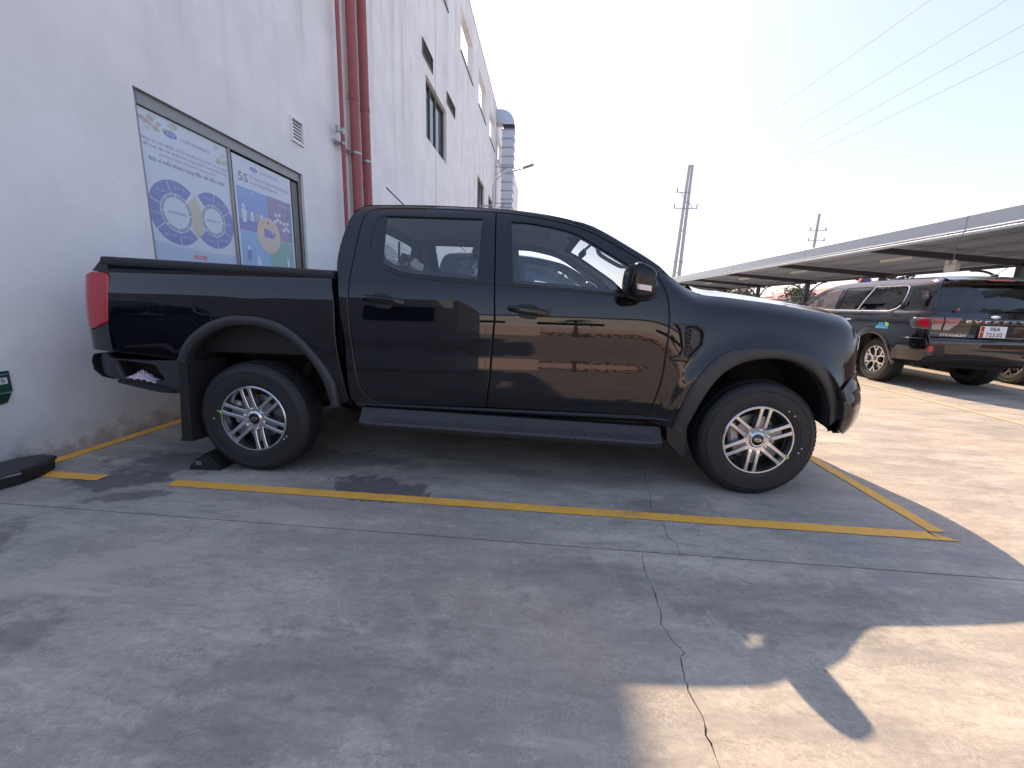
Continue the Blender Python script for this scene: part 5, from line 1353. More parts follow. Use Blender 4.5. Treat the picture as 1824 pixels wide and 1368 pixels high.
s_bot = [(3.78, .62), (3.42, .50)] + arc(2.90, .40, .47, 12, 168)[0:] + [(2.42, .40), (.48, .40)] + arc(0, .40, .47, 2, 178) + [(-.48, .46), (-.93, .50)]
s_out = s_roof + s_hood[1:] + s_bot + cr([(-.955, .62), (-.965, .75), (-.945, .85), (-.945, 1.0), (-.94, 1.12), (-.90, 1.3), (-.86, 1.55)], 3)
sd_r = cr([(1.17, 1.70), (.60, 1.705), (.30, 1.69), (.34, 1.45), (.42, 1.2), (.44, 1.0), (.50, .88), (.56, .66), (.60, .50)], 3) + [(1.19, .47), (1.195, 1.0), (1.18, 1.4)]
sd_f = cr([(1.19, 1.70), (1.50, 1.68), (1.80, 1.575), (2.1, 1.41), (2.36, 1.24), (2.40, 1.1), (2.39, .8), (2.36, .60), (2.32, .47)], 3) + [(1.205, .47), (1.21, 1.0), (1.20, 1.4)]
sw_f = cr([(1.27, 1.66), (1.50, 1.645), (1.78, 1.545), (2.06, 1.385), (2.29, 1.225)], 4) + [(2.30, 1.195), (1.25, 1.195)]
sw_r = [(1.13, 1.195), (1.12, 1.66), (.60, 1.668), (.42, 1.655), (.50, 1.45), (.60, 1.195)]
sw_q = [(.545, 1.195), (.45, 1.45), (.36, 1.655), (-.10, 1.65)] + cr([(-.30, 1.635), (-.37, 1.58), (-.39, 1.40), (-.34, 1.27), (-.20, 1.205), (0, 1.195)], 3)
sw_d = [(-.47, 1.215), (-.45, 1.63), (-.70, 1.61), (-.82, 1.50), (-.83, 1.24)]
for s in (-1, 1):
    ref = (0, s, 0)
    bs = panel('body_side', s_out, Fs(w_suv, s), ref, P2, suv, holes=[inset(sd_r + [], -.004), inset(sd_f, -.004), sw_q and inset(sw_d, -.001)], h=.05, edge=.004, depth=.03) if False else panel('body_side', s_out, Fs(w_suv, s), ref, P2, suv, holes=[inset(sw_f, -.03), inset(sw_r, -.018) if False else [(1.15, 1.18), (1.14, 1.69), (.33, 1.68), (-.30, 1.65), (-.40, 1.58), (-.42, 1.40), (-.36, 1.25), (-.20, 1.185)], sw_d], h=.045, edge=.004, depth=.03)
    rdo = panel('rear_door', sd_r, Fs(w_suv, s, .003), ref, P2, suv, holes=[sw_r, ], h=.04, edge=.006, depth=.004)
    fdo = panel('front_door', sd_f, Fs(w_suv, s, .003), ref, P2, suv, holes=[sw_f], h=.04, edge=.006, depth=.004)
    panel('window_pane', inset(sw_f, .001), Fs(w_suv, s, -.008), ref, M['glass'], fdo, h=.08, edge=.001, depth=.003)
    panel('window_pane', inset(sw_r, .001), Fs(w_suv, s, -.008), ref, M['glass_dk'], rdo, h=.08, edge=.001, depth=.003)
    qp = panel('quarter_glass', sw_q, Fs(w_suv, s, .004), ref, M['glass_dk'], suv, h=.06, edge=.002, depth=.003)
    panel('corner_glass', sw_d, Fs(w_suv, s, -.002), ref, M['glass_dk'], suv, h=.06, edge=.002, depth=.006)
    # chrome window line
    def wire(pts, r, mt, nm, par, d=.006):
        mb = MB(); mb.tube([(x, s * (float(w_suv(x, z)) + d), z) for x, z in pts], r, 6); return mb.build(nm, mt, par)
    wire(resample([(2.31, 1.19), (.0, 1.19)], .2, False), .007, M['chrome'], 'chrome_strip', suv, .008)
    wire(cr([(0, 1.19), (-.20, 1.20), (-.35, 1.27), (-.40, 1.40), (-.385, 1.58), (-.33, 1.645), (-.2, 1.655)], 4), .011, M['chrome'], 'chrome_strip', suv, .008)
    wire([(.575, 1.195), (.47, 1.45), (.385, 1.66)], .011, M['chrome'], 'chrome_strip', suv, .008)
    wire(cr([(.385, 1.665), (-.1, 1.66), (-.25, 1.652)], 3), .005, M['chrome'], 'chrome_strip', suv, .008)
    for (x0, x1, zc, par) in ((.62, .86, 1.03, rdo), (1.30, 1.54, 1.02, fdo)):
        mb = MB(); mb.tube([(x, s * (float(w_suv(x, zc)) + .012 + .02 * math.sin(math.pi * (x - x0) / (x1 - x0))), zc) for x in np.linspace(x0, x1, 9)], .016, 8); mb.build('door_handle', M['chrome'], par)
    for cx in (0, 2.9):
        rows = []
        for p, q in zip(arc(cx, .40, .475, -6, 186, 30), arc(cx, .40, .42, -6, 186, 30)):
            wb = float(w_suv(p[0], p[1])); rows.append([(p[0], s * (wb - .005), p[1]), (p[0], s * (wb + .008), p[1]), ((p[0] + q[0]) / 2, s * (wb + .018), (p[1] + q[1]) / 2), (q[0], s * (wb + .012), q[1]), (q[0], s * (wb - .06), q[1])])
        strip_mesh('wheel_arch_trim', rows, P2, suv, True, 50)
        al = arc(cx, .40, .42, -6, 186, 20); mb = MB(); mb.grid([[(p[0], s * .93, p[1]), (p[0], s * .60, p[1])] for p in al], 0, True); mb.add([(p[0], s * .60, p[1]) for p in al], [tuple(range(len(al)))]); mb.build('wheel_liner', M['liner'], suv)
    # door mirrors
    mb = MB(); mb.box((2.17, s * 1.04, 1.25), (.15, .25, .19), bev=.05); mb.box((2.20, s * .93, 1.20), (.06, .08, .05), bev=.015); mb.build('wing_mirror', M['gloss_bk'], suv)
    # dealer sticker
    mt1, mt2 = plain('sticker blue', (.02, .22, .50), .4), plain('sticker green', (.20, .50, .12), .4)
    if s > 0:
        st = panel('sticker', [(-.28, .905), (-.02, .905), (-.02, .955), (-.28, .955)], Fs(w_suv, s, .003), ref, mt1, suv, h=.05, edge=.001, depth=.002)
        panel('sticker_mark', [(-.28, .955), (-.20, .955), (-.20, 1.02), (-.25, 1.0), (-.28, .99)], Fs(w_suv, s, .004), ref, mt2, st, h=.05, edge=.001, depth=.002)
        panel('sticker_mark', [(-.18, .962), (-.06, .962), (-.06, 1.0), (-.18, 1.0)], Fs(w_suv, s, .004), ref, mt1, st, h=.05, edge=.001, depth=.002)
# rear face: x = f(|y|, z)
rprof = hermite([.42, .50, .60, .72, .80, .83, .90, .98, 1.04, 1.10, 1.16, 1.20, 1.50, 1.70, 1.76], [-.86, -.955, -.985, -.990, -.975, -.945, -.945, -.950, -.968, -.965, -.935, -.915, -.840, -.775, -.74])
def Fr(y, z):
    a = np.abs(y); return np.stack([rprof(z) + .11 * (a / .85) ** 3 , y, z], -1)
def rwid(z): return float(np.interp(z, [.45, .6, .85, 1.0, 1.18, 1.3, 1.5, 1.7], [.80, .84, .83, .83, .81, .795, .755, .70]))
def rp(name, poly, mat, par, off=0.0, h=.05, edge=.004, depth=.02): return panel(name, poly, Fr, (-1, 0, .1), mat, par, h=h, edge=edge, depth=depth, off=off)
side_z = [.83, .9, 1.0, 1.1, 1.18, 1.3, 1.45, 1.6, 1.70]
rw2 = lambda z: float(w_suv(-.885 if z > 1.1 else -.93, z)) - .004
tg_poly = [(-rw2(z), z) for z in side_z] + [(rw2(z), z) for z in side_z[::-1]]
glass_poly = cr([(-.69, 1.20), (-.735, 1.235), (-.71, 1.45), (-.665, 1.63), (-.61, 1.675), (0, 1.685), (.61, 1.675), (.665, 1.63), (.71, 1.45), (.735, 1.235), (.69, 1.20), (0, 1.19)], 3, True)
tgo = panel('tailgate', tg_poly, Fr, (-1, 0, .1), P2, suv, holes=[glass_poly], h=.045)
rp('rear_glass', glass_poly, M['glass_dk'], tgo, -.004, .08, .002, .004)
bump_poly = [(-.80, .46), (-.84, .60), (-.85, .75), (-.83, .82), (.83, .82), (.85, .75), (.84, .60), (.80, .46)]
bmp = rp('rear_bumper', bump_poly, P2, suv, .004, .05, .008, .03)
for s in (-1, 1):
    panel('bumper_side', [(-.46, .44), (-.45, .60), (-.50, .72), (-.60, .80), (-.93, .80), (-.955, .70), (-.95, .58), (-.90, .46)], Fs(w_suv, s, .006), (0, s, 0), P2, bmp, h=.05, edge=.008, depth=.02)
rp('bumper_valance', [(-.74, .44), (-.76, .52), (.76, .52), (.74, .44)], M['plastic_dk'], bmp, .012, .08, .006, .03)
rp('chrome_strip', [(-.52, 1.045), (-.52, 1.085), (.52, 1.085), (.52, 1.045)], M['gloss_bk'], tgo, .006, .06, .004, .01)
for s in (-1, 1):
    tl = rp('tail_light', [(s * .80, .93), (s * .81, 1.115), (s * .44, 1.115), (s * .50, 1.0), (s * .56, .93)], plain('grey lamp lens', (.30, .29, .31), .08, coat=1.0), suv, .010, .03, .008, .02)
    rp('red_lens', [(s * .81, 1.015), (s * .81, 1.105), (s * .46, 1.105), (s * .48, 1.04)], plain('rosy lens', (.26, .045, .075), .12, coat=.8), tl, .016, .04, .004, .01)
    rp('lamp_divider', [(s * .655, .935), (s * .665, 1.11), (s * .645, 1.11), (s * .635, .935)], M['gloss_bk'], tl, .02, .04, .003, .01)
    t2 = panel('side_lens', [(-.955, .935), (-.95, 1.115), (-.70, 1.10), (-.66, 1.03), (-.72, .95)], Fs(w_suv, s, .010), (-.2, s, 0), M['smoke_lens'], tl, h=.03, edge=.008, depth=.02)
    panel('side_lens', [(-.93, .96), (-.93, 1.095), (-.82, 1.09), (-.79, 1.03), (-.83, .97)], Fs(w_suv, s, .015), (-.2, s, 0), M['red_lens'], tl, h=.03, edge=.004, depth=.01)
    rp('reflector', [(s * .79, .60), (s * .79, .69), (s * .72, .69), (s * .72, .60)], M['red_lens'], bmp, .014, .04, .008, .02)
    rp('exhaust_trim', [(s * .60, .70), (s * .80, .72), (s * .70, .56), (s * .56, .54)], M['plastic_dk'], bmp, .008, .05, .006, .01)
# plate, lettering, emblem, wiper, spoiler
pb = rp('plate_recess', [(-.30, .85), (-.30, 1.02), (.30, 1.02), (.30, .85)], M['plastic_dk'], tgo, .003, .06, .006, .01)
mb = MB(); mb.box((-.968, 0, .925), (.010, .36, .168), bev=.004); npl = mb.build('number_plate', M['white'], tgo)
ink = plain('plate ink', (.05, .05, .11), .5)
FP = lambda y0, z0, d=0: (lambda u, v, h: (-.9745 - d, y0 - u, z0 + v))
text_mesh('plate_lettering', '98A', .083, FP(-.015, .938), ink, npl, 'CENTER', 0, 1.05, 0, .0015); text_mesh('plate_lettering', '723.02', .083, FP(-.02, .856), ink, npl, 'CENTER', 0, 1.0, 0, .0015)
mb = MB(); mb.box((-.9735, .150, .925), (.002, .045, .158)); mb.build('plate_band', M['red_lens'], npl)
mb = MB(); mb.lathe([(.0001, 0), (.014, 0)], 5, 'x', (-.975, .150, .925)); mb.build('plate_band_mark', plain('plate gold', (.7, .5, .05), .5), npl)
def Ft(y0, z0, off): return lambda u, v, h: tuple(Fr(np.array(y0 - u), np.array(z0 + v)) + np.array([-off, 0, 0]))
text_mesh('lettering', 'E V E R E S T', .05, Ft(.40, 1.048, .014), M['chrome'], tgo, 'LEFT', .002, 1.0, 0, .002, .80)
text_mesh('lettering', 'TITANIUM', .04, Ft(.66, .845, .008), M['chrome'], tgo, 'LEFT', .002, 1.0, 0, .002, .33)
text_mesh('lettering', '4WD', .04, Ft(-.48, .90, .008), M['chrome'], tgo, 'LEFT', .002, 1.0, 0, .002, .12)
mb = MB(); mb.lathe([(.0001, .006), (.03, .006), (.042, .003), (.045, 0)], 26, 'x'); eo = mb.build('emblem', M['chrome'], tgo); eo.location = tuple(Fr(np.array(0.0), np.array(1.14)) - np.array([.010, 0, 0])); eo.scale = (-1, 1.5, .6)
mb = MB(); mb.tube([tuple(Fr(np.array(y), np.array(z)) - np.array([.02, 0, 0])) for y, z in ((0, 1.215), (-.2, 1.235), (-.5, 1.25))], .010, 6); mb.build('wiper', M['plastic_dk'], tgo)
mb = MB(); mb.box((-.93, .50, 1.245), (.004, .035, .035)); mb.build('sticker', M['red_lens'], tgo)
rows = []
for y in np.linspace(-.66, .66, 19):
    e_ = .05 * (abs(y) / .66) ** 3
    rows.append([(-.62, y, 1.80 - e_ * .5), (-.80, y, 1.785 - e_ * .5), (-.915 + e_, y, 1.750 - e_ * .5), (-.915 + e_, y, 1.735 - e_ * .5), (-.74, y, 1.70 - e_ * .5)])
spo = strip_mesh('spoiler', rows, P2, suv)
mb = MB(); mb.box((-.905, 0, 1.728), (.03, .34, .018), bev=.005); mb.build('brake_lamp', M['red_lens'], spo)
# roof, glass, hood, nose
rows = []
for x in np.linspace(-.82, 1.72, 34):
    zr = float(np.interp(x, [p[0] for p in s_roof], [p[1] for p in s_roof])); we = float(w_suv(x, zr))
    rows.append([(x, v * we, zr + .055 * (1 - abs(v) ** 2.8) * (1 - .2 * sst((x - 1.2) / .5))) for v in np.linspace(-1, 1, 19)])
rfo = strip_mesh('roof', rows, P2, suv, True, 60)
strip_mesh('headliner', [[(p[0], p[1] * .97, p[2] - .04) for p in r_] for r_ in rows], M['headliner'], suv)
rows = []
for x in np.linspace(1.70, 2.62, 12):
    zr = float(np.interp(x, [p[0] for p in s_roof], [p[1] for p in s_roof])); we = float(w_suv(x, zr)) - .01; t_ = (x - 1.7) / .92
    rows.append([(x + (1 - v * v) * .16 * t_, v * we, zr + .045 * (1 - v * v) * (1 - t_)) for v in np.linspace(-1, 1, 15)])
strip_mesh('windshield', rows, M['glass'], suv)
rows = []
for x in np.linspace(2.60, 3.76, 18):
    zr = float(np.interp(x, [p[0] for p in s_hood], [p[1] for p in s_hood])); we = float(w_suv(x, zr)); t_ = (x - 2.6) / 1.16
    rows.append([(x + (1 - v * v) * .16, v * we, zr + .05 * (1 - abs(v) ** 3)) for v in np.linspace(-1, 1, 15)])
strip_mesh('hood', rows, P2, suv)
rows = []
for j in range(21):
    v = -1 + 2 * j / 20; rows.append([(x - .16 * v * v, v * w, z) for x, w, z in ((3.92, .76, 1.02), (3.95, .77, .9), (3.97, .78, .7), (3.95, .78, .5), (3.86, .74, .40))])
strip_mesh('front_bumper', rows, P2, suv)
mb = MB(); mb.box((1.45, 0, .45), (4.4, 1.5, .12)); mb.box((1.5, 0, .70), (2.6, 1.7, .3)); mb.tube([(0, -.75, .38), (0, .75, .38)], .05, 10); mb.lathe([(.02, -.14), (.13, 0), (.02, .14)], 16, 'y', (0, 0, .38)); mb.box((-.55, 0, .42), (.5, 1.0, .14), bev=.03); mb.build('chassis', M['liner'], suv)
for s in (-1, 1): seat('front_seat', 1.45, s * .37, .5, suv, 20)
seat('rear_seat', .65, 0, 1.3, suv, 16)
mb = MB(); mb.box((2.35, 0, 1.08), (.35, 1.5, .22), bev=.06); mb.build('dashboard', M['trim_in'], suv)
wsv = make_wheel('wheel', suv, 'split', (M['alloy'], M['alloy_dk']), .378, .385); wsv.location = (0, .86, .378); wsv.rotation_euler = (0, 0, math.pi)
for (x, y, rz) in ((2.9, .86, math.pi), (0, -.86, 0), (2.9, -.86, 0)):
    w = copy_tree(wsv, suv); w.location = (x, y, .378); w.rotation_euler = (0, 0, rz)
mb = MB(); mb.tube([(-.62, -.15, 1.835), (-.85, -.15, 2.0)], .005, 6); mb.box((-.62, -.15, 1.838), (.10, .04, .03), bev=.01); mb.build('antenna', M['plastic_dk'], suv)
for ch in list(suv.children) + [g_ for c_ in suv.children for g_ in c_.children]:
    if ch.type != 'MESH' or ch.name.split('.')[0] in ('wheel', 'emblem', 'front_seat', 'rear_seat') or (ch.parent is not suv and ch.parent.name.split('.')[0] in ('wheel', 'front_seat', 'rear_seat')): continue
    for v in ch.data.vertices:
        if v.co.z > 1.2: v.co.z = 1.2 + (v.co.z - 1.2) * .87
    ch.data.update()
# another car beyond it on the right, of which only the wheels and underside show
suv2 = copy_tree(suv); suv2.location = (11.25, 8.1, 0); suv2.rotation_euler = (0, 0, R(89))
tag(suv2, 'dark car at the right edge, only its wheel showing past the black SUV', 'car')
for ch in list(suv2.children):
    if ch.name.split('.')[0] == 'tailgate':
        for g_ in list(ch.children):
            if g_.name.split('.')[0] in ('lettering', 'emblem', 'number_plate', 'sticker'):
                for gg in list(g_.children): bpy.data.objects.remove(gg)
                bpy.data.objects.remove(g_)
    elif ch.name.split('.')[0] == 'sticker':
        for gg in list(ch.children): bpy.data.objects.remove(gg)
        bpy.data.objects.remove(ch)
# small lit roof sign standing on the SUV roof
t = thing('roof_sign', 'small red and blue roof sign standing on the black SUV', 'sign', (8.66, 9.6, 1.825), R(88.6))
mb = MB(); mb.prism([(-.12, 0), (.12, 0), (.08, .09), (-.08, .09)], -.04, .04, lambda u, v, h: (h, u, v)); mb.build('sign_body', plain('sign red', (.30, .05, .05), .4), t)
mb = MB(); mb.box((-.042, 0, .052), (.004, .10, .045)); mb.build('sign_face', plain('sign blue', (.05, .12, .5), .4), t)

# ================================================================== CARPORT
cp = thing('carport', 'long steel carport with pale grey fascia, corrugated roof and arched braces', 'carport', (11, 20, 0))
def cl(p): return (p[0] - 11, p[1] - 20, p[2])
Y0, Y1 = 4.5, 62.0
for k, ya in enumerate(np.arange(Y0, Y1, 5.75)):
    yb = min(Y1, ya + 5.745)
    mb = MB(); mb.box(cl((11.0, (ya + yb) / 2, 3.19)), (.05, yb - ya, .30), bev=.012); mb.build('fascia_panel', M['fascia'], cp)
    mb = MB(); mb.box(cl((11.01, (ya + yb) / 2, 3.02)), (.10, yb - ya, .03), bev=.006); mb.box(cl((10.99, (ya + yb) / 2, 2.945)), (.09, yb - ya, .075), bev=.012); mb.build('gutter', M['fascia'], cp)
def roofz(x): return 3.22 - (x - 11.0) * .07
mb = MB(); pitch = .19; rows = []
for i, y in enumerate(np.arange(Y0, Y1, pitch / 2)):
    z = .02 * (1 if i % 2 else -1); rows.append([cl((11.05, y, roofz(11.05) - .02 + z)), cl((16.2, y, roofz(16.2) - .02 + z))])
mb.grid(rows, 0, False); mb.build('roof_sheet', M['roof_ul'], cp)
for x in (11.5, 12.5, 13.5, 14.5, 15.5):
    mb = MB(); mb.box(cl((x, (Y0 + Y1) / 2, roofz(x) - .09)), (.05, Y1 - Y0, .09)); mb.build('purlin', M['galv'], cp)
PY = [8.2, 13.1, 18.0, 22.8, 27.8, 32.8, 37.8, 42.8, 47.8, 52.8, 57.8]
for y in PY:
    mb = MB(); mb.prism([(11.15, roofz(11.15) - .15), (15.6, roofz(15.6) - .14), (15.6, roofz(15.6) - .33), (11.15, roofz(11.15) - .30)], y - .06, y + .06, lambda u, v, h: cl((u, h, v))); bo_ = mb.build('roof_beam', M['steel_blue'], cp)
    mb = MB(); mb.box(cl((15.2, y, 1.31)), (.18, .16, 2.62)); mb.build('post', M['steel_blue'], cp)
    for sg in (-1, 1):
        pts = [(15.2, y + sg * (.08 + 1.35 * (1 - math.cos(a))), 1.45 + 1.15 * math.sin(a)) for a in np.linspace(.05, math.pi / 2, 12)]
        mb = MB(); mb.tube([cl(p) for p in pts], .035, 6); mb.build('arched_brace', M['steel_blue'], cp)
mb = MB(); mb.box(cl((15.2, (Y0 + Y1) / 2, 2.66)), (.12, Y1 - Y0, .10)); mb.build('eaves_beam', M['steel_blue'], cp)
ORD = ('nearest', 'second nearest', 'third nearest', 'fourth nearest', 'fifth nearest', 'second furthest', 'furthest')
for y, on_ in zip(np.arange(7.5, 40, 5.0), ORD):
    t = thing('tube_light', on_ + ' slim white tube light under the carport roof', 'light', (12.6, y + 1.6, 2.86), group='tube lights under the carport')
    mb = MB(); mb.box((0, 0, 0), (.06, 1.2, .05), bev=.01); mb.build('light_housing', M['white'], t)
    mb = MB(); mb.tube([(0, -.58, -.04), (0, .58, -.04)], .014, 8); mb.build('light_tube', M['white'], t)
t = thing('floodlight', 'white twin emergency floodlight hung under the carport', 'light', (12.5, 12.1, 2.42))
mb = MB(); mb.box((0, 0, 0), (.12, .34, .20), bev=.02); mb.build('battery_box', M['white'], t)
for q in (-.1, .1): mb = MB(); mb.lathe([(.02, .03), (.05, .0), (.055, -.04), (.0001, -.045)], 14, 'x', (-.02, q, .15)); mb.build('lamp_head', M['white'], t)
mb = MB(); mb.tube([(0, 0, .1), (0, 0, .66)], .012, 6); mb.build('hanger', M['steel'], t)

# ================================================================== UTILITY POLES AND WIRES
def uprod(name, label, x, y, h, r0, r1, lean, twin):
    t = thing(name, label, 'pole', (x, y, 0), group='utility poles beyond the carport')
    for k in ((-.42, .42) if twin else (0,)):
        mb = MB(); mb.tube([(k, 0, 0), (k * .7 + lean * .5, 0, h * .5), (k * .45 + lean, 0, h)], [r0, (r0 + r1) / 2, r1], 14); mb.build('pole_shaft', M['pole'], t)
    def at(z): return lean * z / h
    if twin:
        for z in (6.0, 11.4, 15.0, h - .2):
            mb = MB(); mb.box((at(z), 0, z), (1.05 - .025 * z, .12, .12)); mb.build('tie_bracket', M['steel'], t)
        for z, a, b in ((16.2, -1.5, .35), (14.2, -1.6, 1.5)):
            mb = MB(); mb.box((at(z) + (a + b) / 2, -.25, z), (b - a, .10, .10)); mb.tube([(at(z) + .25 * (1 if b > 1 else -1), -.25, z - (.9 if b < 1 else -.9)), (at(z) + (.8 if b > 1 else -.9), -.25, z)], .05, 6); mb.build('crossarm', M['steel'], t)
            for q in ((a + .1,) if b < 1 else (a + .1, b - .1)):
                mb = MB(); mb.lathe([(.0001, .6), (.05, .55), (.04, .45), (.09, .42), (.04, .36), (.09, .32), (.04, .26), (.09, .2), (.05, .1), (.05, 0)], 12, 'z', (at(z) + q, -.25, z + .05)); mb.build('insulator', M['wire'], t)
        for z in (7.3,):
            for k in (-.36, .36): mb = MB(); mb.lathe([(.24, -.2), (.27, 0), (.24, .2)], 14, 'z', (at(z) + k, 0, z)); mb.build('collar', M['steel'], t)
    else:
        for z in (h - 3.4, h - 2.1):
            mb = MB(); mb.box((at(z) + .1, -.2, z), (2.2, .09, .09)); mb.build('crossarm', M['steel'], t)
            for q in (-.9, 1.0): mb = MB(); mb.lathe([(.05, 0), (.08, .1), (.04, .2), (.08, .3), (.03, .4)], 10, 'z', (at(z) + q, -.2, z)); mb.build('insulator', M['wire'], t)
    return t
uprod('utility_pole', 'tall twin concrete utility pole with cross-arms against the white sky', 19.35, 60, 19.6, .27, .17, .55, True)
uprod('utility_pole', 'smaller single utility pole rising behind the carport roof', 36.75, 60, 13.8, .20, .15, .1, False)
wires = [((20.8, 59.7, 16.8), (14.7, 14, 10.1)), ((21.0, 59.7, 14.7), (15.5, 14, 9.6)), ((21.1, 59.7, 14.3), (15.7, 14, 8.9)), ((20.1, 59.7, 19.5), (12.6, 14, 10.1)), ((20.9, 59.8, 15.0), (36.2, 59.8, 12.0)), ((20.9, 59.8, 14.4), (36.2, 59.8, 10.8)), ((36.8, 60, 12), (90, 66, 13))]
WLB = ('overhead wire highest from the twin pole', 'second overhead wire running out to the upper right', 'lowest overhead wire running out to the right edge', 'faint overhead wire leaving the twin pole to the left of the others', 'upper cable slung between the twin and single poles', 'lower cable slung between the twin and single poles', 'cable leaving the single pole to the right')
for (a, b), lb in zip(wires, WLB):
    a, b = Vector(a), Vector(b); L_ = (b - a).length
    mb = MB(); mb.tube([a.lerp(b, t_) - Vector((0, 0, L_ * .012 * t_ * (1 - t_))) - a for t_ in np.linspace(0, 1.35, 32)], .009, 5); o = mb.build('overhead_wire', M['line_wire']); o.location = a
    tag(o, lb, 'wire', 'overhead wires')

# ================================================================== BACKGROUND BEYOND THE CARPORT
bwall = thing('boundary_wall', 'brown boundary wall with piers behind the carport', 'wall', (18.5, 30, 0))
mb = MB(); mb.box((0, 0, .85), (.2, 70, 1.70)); mb.build('wall_panel', M['brick_wall'], bwall)
for k in range(14): mb = MB(); mb.box((-.04, -33 + k * 5, .98), (.36, .36, 1.96), bev=.01); mb.build('pier', M['brick_wall'], bwall)
for k in range(13):
    mb = MB()
    for z in (1.80, 2.15): mb.box((0, -30.5 + k * 5, z), (.03, 4.6, .04))
    for q in np.arange(-2.2, 2.3, .22): mb.box((0, -30.5 + k * 5 + q, 1.98), (.02, .02, .6))
    mb.build('railing', M['wire'], bwall)
M['leaf'] = plain('leaves', (.075, .095, .05), .6, var=.4); M['leaf2'] = plain('dusty leaves', (.12, .125, .085), .65, var=.4); M['bark'] = plain('bark', (.14, .11, .08), .9, var=.2)
def tree(x, y, h, rad, seed, label, mat):
    rnd = random.Random(seed); t = thing('tree', label, 'tree', (x, y, 0), group='trees beyond the boundary wall')
    mb = MB(); top = (rnd.uniform(-.2, .2), rnd.uniform(-.2, .2), h * .62)
    mb.tube([(0, 0, 0), (top[0] * .4, top[1] * .4, h * .3), top], [.13, .10, .06], 8)
    tips = []
    for k in range(9):
        a = rnd.uniform(0, 6.28); p = (top[0] + math.cos(a) * rad * rnd.uniform(.4, .8), top[1] + math.sin(a) * rad * rnd.uniform(.4, .8), h * rnd.uniform(.55, .95)); tips.append(p)
        mb.tube([(top[0] * .6, top[1] * .6, h * rnd.uniform(.35, .55)), p], [.05, .015], 5)
    mb.build('trunk', M['bark'], t)
    cb = MB()
    for k in range(1100):
        c = tips[rnd.randrange(len(tips))]; p = Vector((c[0] + rnd.gauss(0, rad * .28), c[1] + rnd.gauss(0, rad * .28), c[2] + rnd.gauss(0, rad * .22)))
        n = Vector((rnd.gauss(0, 1), rnd.gauss(0, 1), rnd.gauss(.4, 1))).normalized(); a = n.orthogonal().normalized(); b = n.cross(a); l = rnd.uniform(.10, .22)
        cb.add([p - a * l, p + b * l * .4, p + a * l, p - b * l * .4], [(0, 1, 2, 3)])
    cb.build('crown', mat, t, recalc=False)
for k, (x, y, h, r_, lb) in enumerate(((21.5, 44, 3.4, 1.5, 'bushy green tree behind the boundary wall nearest the far pickup bonnet'), (22.5, 36, 3.0, 1.3, 'low dusty tree behind the boundary wall between the red roofs'), (23.5, 52, 3.6, 1.6, 'furthest small tree beyond the boundary wall'), (22.5, 27.5, 3.2, 1.5, 'leafy tree behind the boundary wall seen past the SUV bonnet'), (23, 15, 3.6, 1.7, 'tree behind the boundary wall at the far right under the carport'))):
    tree(x, y, h, r_, 40 + k, lb, M['leaf'] if k % 2 else M['leaf2'])
M['redroof'] = plain('faded red sheet roof', (.42, .20, .19), .6, var=.15); M['palewall'] = plain('pale shed wall', (.55, .53, .5), .8, var=.1)
for k, (x, y, w_, d_, lb) in enumerate(((27, 60, 6, 8, 'distant low shed with red roof beside the twin pole foot'), (29, 45, 6, 9, 'distant low shed with red roof in the middle of the row'), (30, 31, 6, 8, 'distant low shed with red roof nearest the carport posts'))):
    t = thing('shed', lb, 'shed', (x, y, 0), group='red roofed sheds beyond the wall')
    mb = MB(); mb.box((0, 0, 1.2), (w_, d_, 2.4)); mb.build('wall', M['palewall'], t)
    mb = MB(); mb.prism([(-w_ / 2 - .3, 2.4), (w_ / 2 + .3, 2.4), (0, 3.5)], -d_ / 2 - .3, d_ / 2 + .3, lambda u, v, h: (u, h, v)); mb.build('roof', M['redroof'], t)
    for q in (-.25, .25): mb = MB(); mb.box((-w_ / 2 - .01, d_ * q, 1.3), (.04, 1.2, 1.0)); mb.build('window', M['liner'], t)

# ================================================================== BEHIND THE CAMERA (mirrored in the paintwork)
t = thing('white_factory', 'long low white factory across the yard behind the photographer', 'building', (14, -46, 0))
mb = MB(); mb.box((0, 0, 3.6), (70, 10, 7.2)); mb.build('wall', plain('factory white', (.82, .81, .79), .8, var=.05), t)
for k in range(6): mb = MB(); mb.box((-28 + k * 11, 5.02, 4.4), (7.5, .06, .9)); mb.build('window', M['liner'], t)
mb = MB(); mb.box((0, 0, 7.3), (70.6, 10.6, .3)); mb.build('roof_edge', M['alu_dk'], t)
t = thing('perimeter_wall', 'pink perimeter wall with piers behind the photographer', 'wall', (14, -32, 0))
mb = MB(); mb.box((0, 0, 1.25), (60, .2, 2.5)); mb.build('wall_panel', M['pinkwall'], t)
for k in range(13): mb = MB(); mb.box((-30 + k * 5, .05, 1.32), (.4, .4, 2.64), bev=.02); mb.build('pier', M['pinkwall'], t)
